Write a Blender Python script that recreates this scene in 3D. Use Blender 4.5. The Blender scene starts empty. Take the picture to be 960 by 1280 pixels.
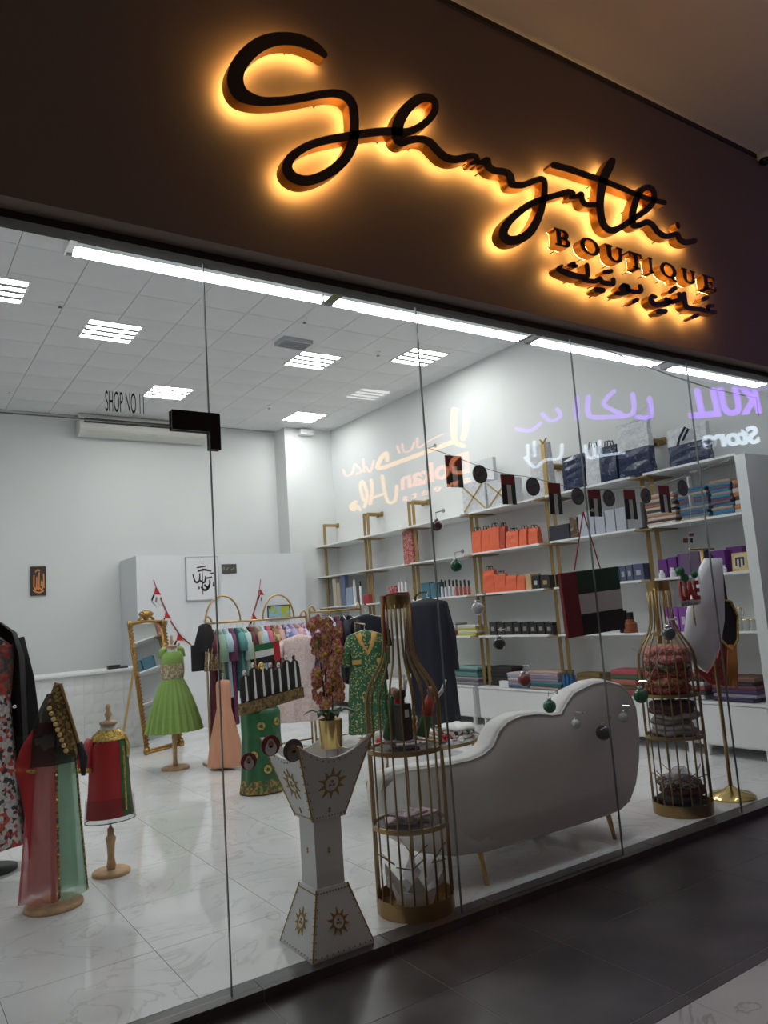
import bpy, math, random
from mathutils import Vector, Matrix
random.seed(7)
PI = math.pi
scn = bpy.context.scene
col = scn.collection
# ------------------------------------------------------------------ camera
FPX = 947.6
RW = ((0.83008539, -0.55344299, -0.06825767), (0.01575651, 0.1456349, -0.98921292), (0.55741365, 0.82005569, 0.12960973))
CAM = Vector((0.0, -3.21, 1.55))
cd = bpy.data.cameras.new('camera'); cam = bpy.data.objects.new('camera', cd); col.objects.link(cam)
cd.sensor_fit = 'VERTICAL'; cd.sensor_height = 32; cd.sensor_width = 24; cd.lens = FPX/1280*32; cd.clip_start = .02
r_, u_, b_ = Vector(RW[0]), -Vector(RW[1]), -Vector(RW[2])
cam.matrix_world = Matrix(((r_.x, u_.x, b_.x, CAM.x), (r_.y, u_.y, b_.y, CAM.y), (r_.z, u_.z, b_.z, CAM.z), (0, 0, 0, 1)))
scn.camera = cam
# ------------------------------------------------------------------ world, view
w = bpy.data.worlds.new('world'); scn.world = w; w.use_nodes = True
w.node_tree.nodes['Background'].inputs[0].default_value = (.5, .5, .5, 1)
w.node_tree.nodes['Background'].inputs[1].default_value = .2
scn.view_settings.view_transform = 'Standard'; scn.view_settings.look = 'None'
scn.view_settings.gamma = 1; scn.view_settings.use_curve_mapping = False
scn.view_settings.exposure = 0.0
scn.cycles.use_denoising = True
scn.cycles.transparent_max_bounces = 24
scn.cycles.max_bounces = 8
scn.cycles.sample_clamp_indirect = 6
PANEL_E, TUBE_E, HALO_E = 50, 34, 28.0
SIGN_O, SIGN_P, SIGN_W = 4.4, 5.4, 4.6
MALL_E = 7
XO = 7.2
GLASS_Y, FASCIA_Y, CEIL_Z, MALL_Z, XR, YB = .036, -.12, 4.93, 5.17, 7.0, 9.1

# ------------------------------------------------------------------ helpers
def ray(px, py):
    a = ((px-480)/FPX, (py-640)/FPX, 1.0)
    return Vector([sum(RW[k][i]*a[k] for k in range(3)) for i in range(3)])
def P(px, py, ax, val):
    r = ray(px, py); return CAM + r*((val-CAM[ax])/r[ax])
def proj(p):
    d = Vector(p)-CAM
    q = [sum(RW[k][i]*d[i] for i in range(3)) for k in range(3)]
    return 480+FPX*q[0]/q[2], 640+FPX*q[1]/q[2]
def solve(fn, target, lo, hi):
    s = fn(hi) > fn(lo)
    for _ in range(40):
        m = (lo+hi)/2
        if (fn(m) < target) == s: lo = m
        else: hi = m
    return (lo+hi)/2
def y_at(px, x, z): return solve(lambda y: proj((x, y, z))[0], px, -.3, 9.2)
def z_at(x, y, py): return solve(lambda z: proj((x, y, z))[1], py, -.3, 5.2)

def tag(o, label=None, cat=None, group=None, kind=None):
    if label: o['label'] = label
    if cat: o['category'] = cat
    if group: o['group'] = group
    if kind: o['kind'] = kind
    return o
def T(name, label, cat, loc=(0, 0, 0), yaw=0, group=None, rot=None):
    o = bpy.data.objects.new(name, None); col.objects.link(o); o.empty_display_size = .05
    o.location = loc; o.rotation_euler = rot if rot else (0, 0, yaw)
    return tag(o, label, cat, group)

class MB:
    def __init__(s): s.v = []; s.f = []
    def add(s, vs, fs):
        n = len(s.v); s.v += [tuple(v) for v in vs]; s.f += [tuple(i+n for i in f) for f in fs]; return s
    def box(s, c, d, rz=0, rot=None):
        x, y, z = d[0]/2, d[1]/2, d[2]/2
        vs = [Vector((a*x, b*y, e*z)) for e in (-1, 1) for a, b in ((-1, -1), (1, -1), (1, 1), (-1, 1))]
        m = rot if rot is not None else Matrix.Rotation(rz, 3, 'Z')
        vs = [m@v+Vector(c) for v in vs]
        return s.add(vs, [(3, 2, 1, 0), (4, 5, 6, 7), (0, 1, 5, 4), (1, 2, 6, 5), (2, 3, 7, 6), (3, 0, 4, 7)])
    def b2(s, lo, hi):
        return s.box([(a+b)/2 for a, b in zip(lo, hi)], [abs(b-a) for a, b in zip(lo, hi)])
    def rings(s, rings, cap0=True, cap1=True, close=True):
        n = len(rings[0]); vs = [p for r in rings for p in r]; fs = []
        for i in range(len(rings)-1):
            for j in range(n if close else n-1):
                k = (j+1) % n
                fs.append((i*n+j, i*n+k, (i+1)*n+k, (i+1)*n+j))
        if cap0: fs.append(tuple(range(n-1, -1, -1)))
        if cap1: fs.append(tuple((len(rings)-1)*n+j for j in range(n)))
        return s.add(vs, fs)
    def lathe(s, prof, c=(0, 0, 0), seg=20, sx=1, sy=1, cap=True):
        R = [[(c[0]+r*math.cos(2*PI*j/seg)*sx, c[1]+r*math.sin(2*PI*j/seg)*sy, c[2]+z) for j in range(seg)] for r, z in prof]
        return s.rings(R, cap, cap)
    def tube(s, pts, r, seg=8, cap=True, flat=None):
        pts = [Vector(p) for p in pts]; n = len(pts); R = []
        up = None
        for i, p in enumerate(pts):
            t = (pts[min(i+1, n-1)]-pts[max(i-1, 0)])
            t = t.normalized() if t.length > 1e-9 else Vector((0, 0, 1))
            if up is None:
                a = Vector((0, 0, 1)) if abs(t.z) < .9 else Vector((1, 0, 0))
                up = (a-t*a.dot(t)).normalized()
            else:
                up = (up-t*up.dot(t))
                up = up.normalized() if up.length > 1e-6 else Vector((1, 0, 0))
            sd = t.cross(up); rr = r[i] if isinstance(r, (list, tuple)) else r
            fu, fs_ = flat if flat else (1, 1)
            R.append([p+(up*math.cos(2*PI*j/seg)*fu+sd*math.sin(2*PI*j/seg)*fs_)*rr for j in range(seg)])
        return s.rings(R, cap, cap)
    def ball(s, c, r, seg=14, n=8, sz=1):
        prof = [(max(1e-4, r*math.sin(PI*i/n)), -r*sz*math.cos(PI*i/n)) for i in range(n+1)]
        return s.lathe(prof, c, seg)
    def prism(s, poly, fn, d0, d1):
        """poly: 2D list; fn(u,v,d)->3D"""
        n = len(poly)
        vs = [fn(u, v, d0) for u, v in poly]+[fn(u, v, d1) for u, v in poly]
        fs = [tuple(range(n-1, -1, -1)), tuple(range(n, 2*n))]+[(i, (i+1) % n, n+(i+1) % n, n+i) for i in range(n)]
        return s.add(vs, fs)
    def build(s, name, mat, parent=None, smooth=False, loc=None, bevel=0):
        me = bpy.data.meshes.new(name); me.from_pydata(s.v, [], s.f)
        bm_fix(me)
        if mat: me.materials.append(mat)
        if smooth:
            for p in me.polygons: p.use_smooth = True
        o = bpy.data.objects.new(name, me); col.objects.link(o)
        if parent: o.parent = parent
        if loc: o.location = loc
        if bevel:
            b = o.modifiers.new('b', 'BEVEL'); b.width = bevel; b.segments = 2; b.limit_method = 'ANGLE'
        if smooth == 'auto':
            try: me.set_sharp_from_angle(angle=.7)
            except Exception: pass
        return o
import bmesh
def bm_fix(me):
    bm = bmesh.new(); bm.from_mesh(me); bmesh.ops.recalc_face_normals(bm, faces=bm.faces); bm.to_mesh(me); bm.free()
def copy_obj(o, parent=None, loc=None, rot=None, label=None):
    c = o.copy(); col.objects.link(c); c.parent = parent
    if loc is not None: c.location = loc
    if rot is not None: c.rotation_euler = rot
    if label: c['label'] = label
    for ch in o.children: copy_obj(ch, c)
    return c
def box_obj(name, lo, hi, m, parent=None, bevel=0): return MB().b2(lo, hi).build(name, m, parent, bevel=bevel)

# ------------------------------------------------------------------ materials
def nodes(m):
    m.use_nodes = True; nt = m.node_tree; return nt, nt.nodes, nt.links, nt.nodes['Principled BSDF']
MATS = {}
def mat(name, c, rough=.6, metal=0, bump=0, bscale=60, var=0, vscale=8, spec=None, sheen=0, emis=0, ec=None, coat=0):
    if name in MATS: return MATS[name]
    m = bpy.data.materials.new(name); nt, N, L, b = nodes(m)
    b.inputs['Base Color'].default_value = (*c, 1); b.inputs['Roughness'].default_value = rough; b.inputs['Metallic'].default_value = metal
    if spec is not None: b.inputs['Specular IOR Level'].default_value = spec
    if sheen: b.inputs['Sheen Weight'].default_value = sheen
    if coat: b.inputs['Coat Weight'].default_value = coat
    if emis: b.inputs['Emission Color'].default_value = (*(ec or c), 1); b.inputs['Emission Strength'].default_value = emis
    if var or bump:
        tc = N.new('ShaderNodeTexCoord')
    if var:
        n = N.new('ShaderNodeTexNoise'); n.inputs['Scale'].default_value = vscale; n.inputs['Detail'].default_value = 4
        L.new(tc.outputs['Object'], n.inputs['Vector'])
        r = N.new('ShaderNodeValToRGB'); r.color_ramp.elements[0].position = .3; r.color_ramp.elements[1].position = .7
        r.color_ramp.elements[0].color = (*[max(0, x*(1-var)) for x in c], 1); r.color_ramp.elements[1].color = (*[min(1, x*(1+var)) for x in c], 1)
        L.new(n.outputs['Fac'], r.inputs[0]); L.new(r.outputs[0], b.inputs['Base Color'])
    if bump:
        n2 = N.new('ShaderNodeTexNoise'); n2.inputs['Scale'].default_value = bscale; n2.inputs['Detail'].default_value = 3
        L.new(tc.outputs['Object'], n2.inputs['Vector'])
        bp = N.new('ShaderNodeBump'); bp.inputs['Strength'].default_value = bump; bp.inputs['Distance'].default_value = .01
        L.new(n2.outputs['Fac'], bp.inputs['Height']); L.new(bp.outputs[0], b.inputs['Normal'])
    MATS[name] = m; return m
def emit(name, c, s):
    if name in MATS: return MATS[name]
    m = bpy.data.materials.new(name); m.use_nodes = True; nt = m.node_tree; nt.nodes.clear()
    e = nt.nodes.new('ShaderNodeEmission'); e.inputs[0].default_value = (*c, 1); e.inputs[1].default_value = s
    o = nt.nodes.new('ShaderNodeOutputMaterial'); nt.links.new(e.outputs[0], o.inputs[0]); MATS[name] = m; return m
def pattern(name, cols, scale=20, kind='voronoi', rough=.75, stretch=(1, 1, 1), metal=0):
    """multi-colour printed surface; cols list of rgb in constant ramp"""
    if name in MATS: return MATS[name]
    m = bpy.data.materials.new(name); nt, N, L, b = nodes(m); b.inputs['Roughness'].default_value = rough; b.inputs['Metallic'].default_value = metal
    tc = N.new('ShaderNodeTexCoord'); mp = N.new('ShaderNodeMapping'); mp.inputs['Scale'].default_value = stretch
    L.new(tc.outputs['Object'], mp.inputs['Vector'])
    r = N.new('ShaderNodeValToRGB'); r.color_ramp.interpolation = 'CONSTANT'
    els = r.color_ramp.elements
    while len(els) < len(cols): els.new(.5)
    for i, c in enumerate(cols): els[i].position = i/len(cols); els[i].color = (*c, 1)
    if kind == 'voronoi':
        t = N.new('ShaderNodeTexVoronoi'); t.inputs['Scale'].default_value = scale
        L.new(mp.outputs[0], t.inputs['Vector']); sp = N.new('ShaderNodeSeparateColor'); L.new(t.outputs['Color'], sp.inputs[0]); L.new(sp.outputs[0], r.inputs[0])
    elif kind == 'noise':
        t = N.new('ShaderNodeTexNoise'); t.inputs['Scale'].default_value = scale; t.inputs['Detail'].default_value = 3
        L.new(mp.outputs[0], t.inputs['Vector'])
        mr = N.new('ShaderNodeMapRange'); mr.inputs[1].default_value = .3; mr.inputs[2].default_value = .7
        L.new(t.outputs['Fac'], mr.inputs[0]); L.new(mr.outputs[0], r.inputs[0])
    elif kind == 'dots':
        t = N.new('ShaderNodeTexVoronoi'); t.inputs['Scale'].default_value = scale; t.inputs['Randomness'].default_value = .1
        L.new(mp.outputs[0], t.inputs['Vector']); L.new(t.outputs['Distance'], r.inputs[0])
    elif kind == 'wave':
        t = N.new('ShaderNodeTexWave'); t.inputs['Scale'].default_value = scale; t.wave_profile = 'SAW'; t.bands_direction = 'Z'
        L.new(mp.outputs[0], t.inputs['Vector']); L.new(t.outputs['Fac'], r.inputs[0])
    L.new(r.outputs[0], b.inputs['Base Color']); MATS[name] = m; return m
def sheer(name, c, alpha, rough=.6):
    if name in MATS: return MATS[name]
    m = bpy.data.materials.new(name); nt, N, L, b = nodes(m); b.inputs['Base Color'].default_value = (*c, 1); b.inputs['Roughness'].default_value = rough
    b.inputs['Alpha'].default_value = alpha; b.inputs['Specular IOR Level'].default_value = .5 if rough < .4 else .05; MATS[name] = m; return m
def glass_mat(name, tint=(.97, .985, .98), f0=.045):
    m = bpy.data.materials.new(name); m.use_nodes = True; nt = m.node_tree; nt.nodes.clear(); N, L = nt.nodes, nt.links
    tr = N.new('ShaderNodeBsdfTransparent'); tr.inputs[0].default_value = (*tint, 1)
    gl = N.new('ShaderNodeBsdfGlossy'); gl.inputs['Roughness'].default_value = 0; gl.inputs[0].default_value = (1, 1, 1, 1)
    g = N.new('ShaderNodeNewGeometry'); d = N.new('ShaderNodeVectorMath'); d.operation = 'DOT_PRODUCT'
    L.new(g.outputs['Normal'], d.inputs[0]); L.new(g.outputs['Incoming'], d.inputs[1])
    def mth(op, a, bb=None):
        n = N.new('ShaderNodeMath'); n.operation = op
        if isinstance(a, (int, float)): n.inputs[0].default_value = a
        else: L.new(a, n.inputs[0])
        if bb is not None:
            if isinstance(bb, (int, float)): n.inputs[1].default_value = bb
            else: L.new(bb, n.inputs[1])
        return n.outputs[0]
    c_ = mth('ABSOLUTE', d.outputs['Value']); p5 = mth('POWER', mth('SUBTRACT', 1.0, c_), 5.0)
    F = mth('ADD', mth('MULTIPLY', p5, 1-f0), f0)
    mx = N.new('ShaderNodeMixShader'); L.new(F, mx.inputs[0]); L.new(tr.outputs[0], mx.inputs[1]); L.new(gl.outputs[0], mx.inputs[2])
    o = N.new('ShaderNodeOutputMaterial'); L.new(mx.outputs[0], o.inputs[0]); return m

WHITE = mat('white_paint', (.80, .82, .82), .6, bump=.03, bscale=30)
WALLW = mat('wall_white', (.74, .76, .755), .65, bump=.02, bscale=20, var=.02, vscale=1.2)
LACQ = mat('white_lacquer', (.83, .84, .84), .35)
GOLD = mat('brushed_gold', (.62, .43, .18), .36, .9)
POSTG = mat('matte_gold_tube', (.34, .225, .085), .45, .45)
BRASS = mat('shiny_brass', (.83, .60, .24), .18, 1)
OLDGOLD = mat('antique_gold', (.42, .25, .085), .36, 1, bump=.3, bscale=90)
DARK = mat('dark_metal', (.02, .02, .022), .4, .6)
BLACK = mat('black_plastic', (.012, .012, .013), .45)
CHROME = mat('chrome', (.8, .8, .82), .12, 1)
WOOD = mat('pale_wood', (.55, .33, .16), .45, var=.2, vscale=25)
GLASS = glass_mat('shop_glass')
CREAM = mat('cream_plaster', (.78, .74, .68), .6)
REDF = mat('red_cloth', (.50, .015, .02), .6)
GREENF = mat('green_cloth', (.01, .14, .045), .6)
WHITEF = mat('white_cloth', (.78, .78, .77), .8)
BLACKF = mat('black_cloth', (.008, .008, .01), .8)
NAVY = mat('navy_cloth', (.006, .009, .022), .75)
# ------------------------------------------------------------------ the setting
def marble(name, base, vein, rough, vs):
    m = bpy.data.materials.new(name); nt, N, L, b = nodes(m); b.inputs['Roughness'].default_value = rough
    tc = N.new('ShaderNodeTexCoord'); g = N.new('ShaderNodeNewGeometry')
    n = N.new('ShaderNodeTexNoise'); n.inputs['Scale'].default_value = vs; n.inputs['Detail'].default_value = 8; n.inputs['Distortion'].default_value = 1.8
    L.new(g.outputs['Position'], n.inputs['Vector'])
    r = N.new('ShaderNodeValToRGB'); e = r.color_ramp.elements
    e[0].position = .485; e[0].color = (*base, 1); e[1].position = .515; e[1].color = (*base, 1)
    x = e.new(.5); x.color = (*vein, 1)
    L.new(n.outputs['Fac'], r.inputs[0])
    n2 = N.new('ShaderNodeTexNoise'); n2.inputs['Scale'].default_value = 1.3; n2.inputs['Detail'].default_value = 5; L.new(g.outputs['Position'], n2.inputs['Vector'])
    r2 = N.new('ShaderNodeValToRGB'); r2.color_ramp.elements[0].color = (.86, .86, .86, 1); r2.color_ramp.elements[1].color = (1, 1, 1, 1)
    r2.color_ramp.elements[0].position = .35; r2.color_ramp.elements[1].position = .6
    L.new(n2.outputs['Fac'], r2.inputs[0])
    mx = N.new('ShaderNodeMix'); mx.data_type = 'RGBA'; mx.blend_type = 'MULTIPLY'; mx.inputs[0].default_value = 1
    L.new(r.outputs[0], mx.inputs[6]); L.new(r2.outputs[0], mx.inputs[7]); L.new(mx.outputs[2], b.inputs['Base Color']); return m
MARBLE = marble('white_marble', (.80, .80, .80), (.66, .655, .65), .06, 1.6)
MARBLE2 = marble('corridor_marble', (.62, .61, .61), (.42, .41, .41), .16, 1.1)
GREYT = mat('grey_porcelain', (.082, .077, .082), .30, var=.35, vscale=3)
GROUT = mat('grout_light', (.36, .34, .34), .8)
GROUTD = mat('grout_grey', (.30, .29, .29), .8)
def struct(o): o['kind'] = 'structure'; return o
# shop floor
fl = struct(box_obj('floor', (-1.6, .12, -.05), (XR, YB+.1, -.004), GROUTD))
tw = .68
tile = MB().b2((.0015, .0015, -.004), (tw-.0015, tw-.0015, 0)); tme = None
for i in range(-5, 8):
    for j in range(-1, 14):
        x0, y0 = 1.84+i*tw, .72+j*tw
        x1, y1 = min(x0+tw, XR), min(y0+tw, YB+.05); x0 = max(x0, -1.6); y0 = max(y0, .12)
        if x1-x0 < .03 or y1-y0 < .03: continue
        full = abs(x1-x0-tw) < 1e-6 and abs(y1-y0-tw) < 1e-6
        if full:
            if tme is None: o = tile.build('tile', MARBLE, fl); tme = o.data
            else: o = bpy.data.objects.new('tile', tme); col.objects.link(o); o.parent = fl
            o.location = (x0, y0, 0)
        else: MB().b2((x0+.0015, y0+.0015, -.004), (x1-.0015, y1-.0015, 0)).build('tile', MARBLE, fl)
# dark threshold step under the glass
st = struct(box_obj('trim_1', (-4, 0, -.05), (10, .12, -.003), GROUTD))
for i in range(-8, 12):
    x0 = 2.06+i*.66
    if x0 < -3.9 or x0 > 9: continue
    MB().b2((x0+.002, -.002, -.048), (x0+.658, .119, 0)).build('tile', GREYT, st)
# corridor floor
fc = struct(box_obj('floor_corridor', (-4, -10.6, -.1), (16, 0, -.0515), GROUT)); tc_me = None
for i in range(-5, 13):
    for j in range(3):
        x0 = 2.06+i*.66; y1 = [0, -.44, -1.10][j]; y0 = [-.44, -1.10, -1.16][j]
        MB().b2((x0+.0025, y0+.0025, -.06), (x0+.6575, y1-(.0025 if j else -.001), -.05)).build('tile', GREYT, fc)
for i in range(-3, 7):
    for j in range(9):
        x0, y1 = 1.5+i*1.2, -1.16-j*1.01
        MB().b2((x0+.001, y1-1.009, -.06), (x0+1.199, y1-.001, -.05)).build('marble_slab', MARBLE2, fc)
# walls of the shop
struct(box_obj('wall_back', (-1.7, YB, 0), (XR+.15, YB+.15, CEIL_Z+.2), WALLW))
struct(box_obj('wall_right', (XR, .0, 0), (XR+.15, YB, CEIL_Z+.2), WALLW))
struct(box_obj('wall_left', (-1.75, .0, 0), (-1.6, YB, CEIL_Z+.2), WALLW))
struct(box_obj('wall_pillar', (6.05, 8.68, 0), (XR, YB, CEIL_Z), WALLW))
struct(box_obj('wall_end_panel', (6.50, .52, 0), (XR, .62, 2.74), WHITE))
# ceiling with 600 mm tiles
ce = struct(box_obj('ceiling', (-1.7, .0, CEIL_Z+.012), (XR+.1, YB+.1, CEIL_Z+.2), mat('ceiling_grid', (.20, .21, .22), .7)))
CT = mat('ceiling_tile', (.74, .75, .76), .85, bump=.15, bscale=220, var=.05, vscale=2)
cme = None; LP = [(2.20, 5.33), (3.53, 7.37), (4.82, 5.33), (6.10, 4.66), (6.07, 7.94), (2.20, 3.33), (4.78, 3.38), (.92, 4.64)]
tl = .6
for i in range(-2, 12):
    for j in range(0, 16):
        x0, y0 = -.2+i*tl, .03+j*tl
        if x0+tl > XR or x0 < -1.65 or y0+tl > YB+.3: continue
        if cme is None: o = MB().b2((.003, .003, 0), (tl-.003, tl-.003, .014)).build('ceiling_tile', CT, ce); cme = o.data
        else: o = bpy.data.objects.new('ceiling_tile', cme); col.objects.link(o); o.parent = ce
        o.location = (x0, y0, CEIL_Z)
# fascia above the shop front, corridor ceiling, opposite side
FASC = mat('brown_fascia', (.185, .130, .102), .62, bump=.04, bscale=200)
struct(box_obj('wall_front', (-4, FASCIA_Y, 3.29), (16, .0, MALL_Z+.3), FASC))
struct(box_obj('wall_front_inner', (-1.7, .0, 3.29), (XR+.1, .03, CEIL_Z+.02), WALLW))
struct(box_obj('trim_2', (-4, FASCIA_Y, 5.135), (16, FASCIA_Y-.012, MALL_Z), mat('shadow_gap', (.02, .016, .016), .7)))
struct(box_obj('trim_3', (-4, -.015, 3.235), (XR, .075, 3.29), mat('dark_bronze_channel', (.035, .03, .028), .5, .3)))
struct(box_obj('trim_4', (-4, FASCIA_Y, 3.27), (XR, -.015, 3.29), FASC))
struct(box_obj('ceiling_corridor', (-4, -10.6, MALL_Z), (16, .0, MALL_Z+.15), mat('corridor_ceiling_paint', (.76, .75, .74), .75)))
OPP = mat('opposite_wall_paint', (.16, .125, .11), .7)
struct(box_obj('wall_opposite', (XO, -4.4, -.1), (16, -4.215, MALL_Z+.15), OPP))
struct(box_obj('wall_opposite_return', (XO, -10.6, -.1), (XO+.15, -4.4, MALL_Z+.15), OPP))
struct(box_obj('wall_far', (-4, -10.75, -.1), (XO+.15, -10.6, MALL_Z+.15), OPP))
struct(box_obj('wall_side_pier', (XR+.0, .0, -.05), (10, .14, 3.29), FASC))
# ------------------------------------------------------------------ lettering tools
def catmull(pts, k=6):
    out = []; n = len(pts)
    for i in range(n-1):
        p0, p1, p2, p3 = pts[max(i-1, 0)], pts[i], pts[i+1], pts[min(i+2, n-1)]
        for s in range(k):
            t = s/k
            out.append(tuple(.5*((2*b)+(c-a)*t+(2*a-5*b+4*c-d)*t*t+(-a+3*b-3*c+d)*t**3) for a, b, c, d in zip(p0, p1, p2, p3)))
    out.append(tuple(pts[-1])); return out
def edges_px(pts, k=6):
    """centreline with widths (pixels) -> left and right edge pixel lists, rounded ends"""
    c = catmull([tuple(map(float, p)) for p in pts], k) if len(pts) > 1 else None
    L, R = [], []; n = len(c)
    def nt(i):
        dx = c[min(i+1, n-1)][0]-c[max(i-1, 0)][0]; dy = c[min(i+1, n-1)][1]-c[max(i-1, 0)][1]; l = math.hypot(dx, dy) or 1
        return dx/l, dy/l
    tx, ty = nt(0); w0 = c[0][2]/2
    for a in (75, 50, 25):
        s, q = math.sin(math.radians(a)), math.cos(math.radians(a))
        L.append((c[0][0]-tx*w0*s-ty*w0*q, c[0][1]-ty*w0*s+tx*w0*q)); R.append((c[0][0]-tx*w0*s+ty*w0*q, c[0][1]-ty*w0*s-tx*w0*q))
    for i, (x, y, wd) in enumerate(c):
        tx, ty = nt(i); h = wd/2
        L.append((x-ty*h, y+tx*h)); R.append((x+ty*h, y-tx*h))
    tx, ty = nt(n-1); w0 = c[-1][2]/2
    for a in (25, 50, 75):
        s, q = math.sin(math.radians(a)), math.cos(math.radians(a))
        L.append((c[-1][0]+tx*w0*s-ty*w0*q, c[-1][1]+ty*w0*s+tx*w0*q)); R.append((c[-1][0]+tx*w0*s+ty*w0*q, c[-1][1]+ty*w0*s-tx*w0*q))
    return L, R
def ribbon(mb, pts, plane_y, y0, y1, fn=None, k=6, off=0):
    """solid stroke: traced on plane_y, extruded from y0 to y1"""
    L, R = edges_px(pts, k)
    f = fn or (lambda p, y: (p.x, y, p.z))
    A = [P(x, y, 1, plane_y) for x, y in L]; B = [P(x, y, 1, plane_y) for x, y in R]
    rings = [[f(a, y0), f(b, y0), f(b, y1), f(a, y1)] for a, b in zip(A, B)]
    return mb.rings(rings)
def zm(org, sc, pts): return [(org[0]+x/sc, org[1]+y/sc, wd/sc) for x, y, wd in pts]
ZA, ZB, ZC, ZD, ZE, ZF = ((270, 30), 4.8), ((440, 100), 4.3636), ((600, 180), 5.3333), ((720, 180), 5.3333), ((680, 270), 8), ((790, 290), 8)
S1 = zm(*ZA, [(652,185,36),(605,146,58),(540,112,70),(470,92,76),(390,88,80),(320,100,86),(255,128,92),(195,175,96),(145,235,98),(118,300,98),(120,365,96),(150,418,88),(205,448,72),(275,464,56),(350,464,52),(450,455,50),(550,437,50),(650,420,48),(720,417,50),(780,436,52),(818,482,52),(828,545,54),(830,620,54),(824,700,60),(798,770,64),(750,835,64),(680,890,62),(600,928,60),(525,940,62),(458,915,62),(427,865,60),(445,808,58),(495,764,52),(560,728,50),(650,700,50),(740,682,50),(830,668,50)]) \
   + zm(*ZB, [(100,288,45),(200,280,45),(290,285,45),(350,265,42),(410,225,40),(450,170,40),(450,120,38),(415,96,45),(360,106,55),(300,155,60),(262,215,62),(245,280,60),(250,322,52),(275,342,42),(310,330,40),(370,322,40),(420,337,42),(460,377,42),(500,415,42),(550,433,42),(600,428,40),(640,413,32),(672,414,28),(682,440,28),(655,452,24)])
S2 = zm(*ZB, [(690,452,26),(715,446,32),(738,438,38),(742,468,40),(775,493,38),(830,500,38),(860,520,40),(870,560,42)]) \
   + zm(*ZC, [(225,272,45),(290,272,44),(360,246,40),(405,232,38),(430,250,36),(432,300,38),(425,360,42),(410,430,45),(380,510,52),(330,590,58),(260,635,60),(190,640,60),(155,600,58),(175,540,55),(230,480,50),(320,410,46),(400,375,44),(480,350,40),(550,330,40),(590,316,34),(622,332,32),(605,356,24)])
S3 = zm(*ZC, [(625,356,26),(650,348,32),(675,335,38),(680,370,36),(705,402,36),(770,405,36)])
S4 = zm(*ZC, [(492,140,44),(600,170,44),(700,205,42),(800,238,40)]) + zm(*ZD, [(220,260,38),(330,305,36),(400,335,34),(480,365,34),(588,390,36)])
S5 = zm(*ZD, [(240,116,50),(215,165,60),(185,230,60),(168,310,55),(160,390,50),(165,470,48),(185,540,46),(230,576,44),(290,560,42),(350,520,40),(420,475,40),(480,430,40),(515,380,38),(520,320,36),(490,290,38),(450,297,40),(415,340,42),(390,410,44),(375,480,46),(383,540,42),(425,540,40),(470,520,38),(510,540,38),(550,590,38),(600,615,38),(650,606,34),(678,603,34),(690,635,38),(730,655,40),(790,646,38)])
LF = FASCIA_Y-.115; LB = FASCIA_Y-.052       # letter front / back planes
FACE = mat('sign_face_bronze', (.030, .014, .007), .42, .2)
RET = mat('sign_return_brass', (.50, .27, .075), .34, .75)
HALO = emit('sign_led_amber', (1.0, .54, .14), HALO_E)
def letter_strokes(root, strokes, plane=LF):
    o = root.matrix_world.translation if False else Vector(root.location)
    f = lambda p, y: (p.x-o.x, y-o.y, p.z-o.z)
    a, b, c = MB(), MB(), MB()
    for s in strokes:
        ribbon(a, s, plane, LF-.002, LF+.003, f); ribbon(b, s, plane, LF+.003, LB, f)
        ribbon(c, [(x, y, wd*.72) for x, y, wd in s], plane, LB, LB+.004, f)
    a.build('face', FACE, root); b.build('return', RET, root); c.build('led_backing', HALO, root)
def pins(root, pts):
    o = Vector(root.location)
    for px, py in pts:
        p = P(px, py, 1, LF); MB().tube([(p.x-o.x, LB-o.y, p.z-o.z), (p.x-o.x, FASCIA_Y-o.y+.004, p.z-o.z)], .004, 5).build('standoff_pin', DARK, root)
sg = T('sign_script', 'large cursive bronze shop name with amber halo on brown fascia', 'sign', (2.2, FASCIA_Y, 4.2))
letter_strokes(sg, [S1, S2, S3, S4, S5])
pins(sg, [(s[i][0], s[i][1]) for s in (S1, S2, S4, S5) for i in range(3, len(s), 7)])
dp = P(720+680/5.333, 180+542/5.333, 1, LF)
dl = lambda m, r, y0, y1: MB().tube([(dp.x-2.2, y0-FASCIA_Y, dp.z-4.2), (dp.x-2.2, y1-FASCIA_Y, dp.z-4.2)], r, 16)
dl(0, .026, LF-.002, LF+.003).build('dot_face', FACE, sg); dl(0, .026, LF+.003, LB).build('dot_return', RET, sg); dl(0, .019, LB, LB+.004).build('dot_led', HALO, sg)
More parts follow.
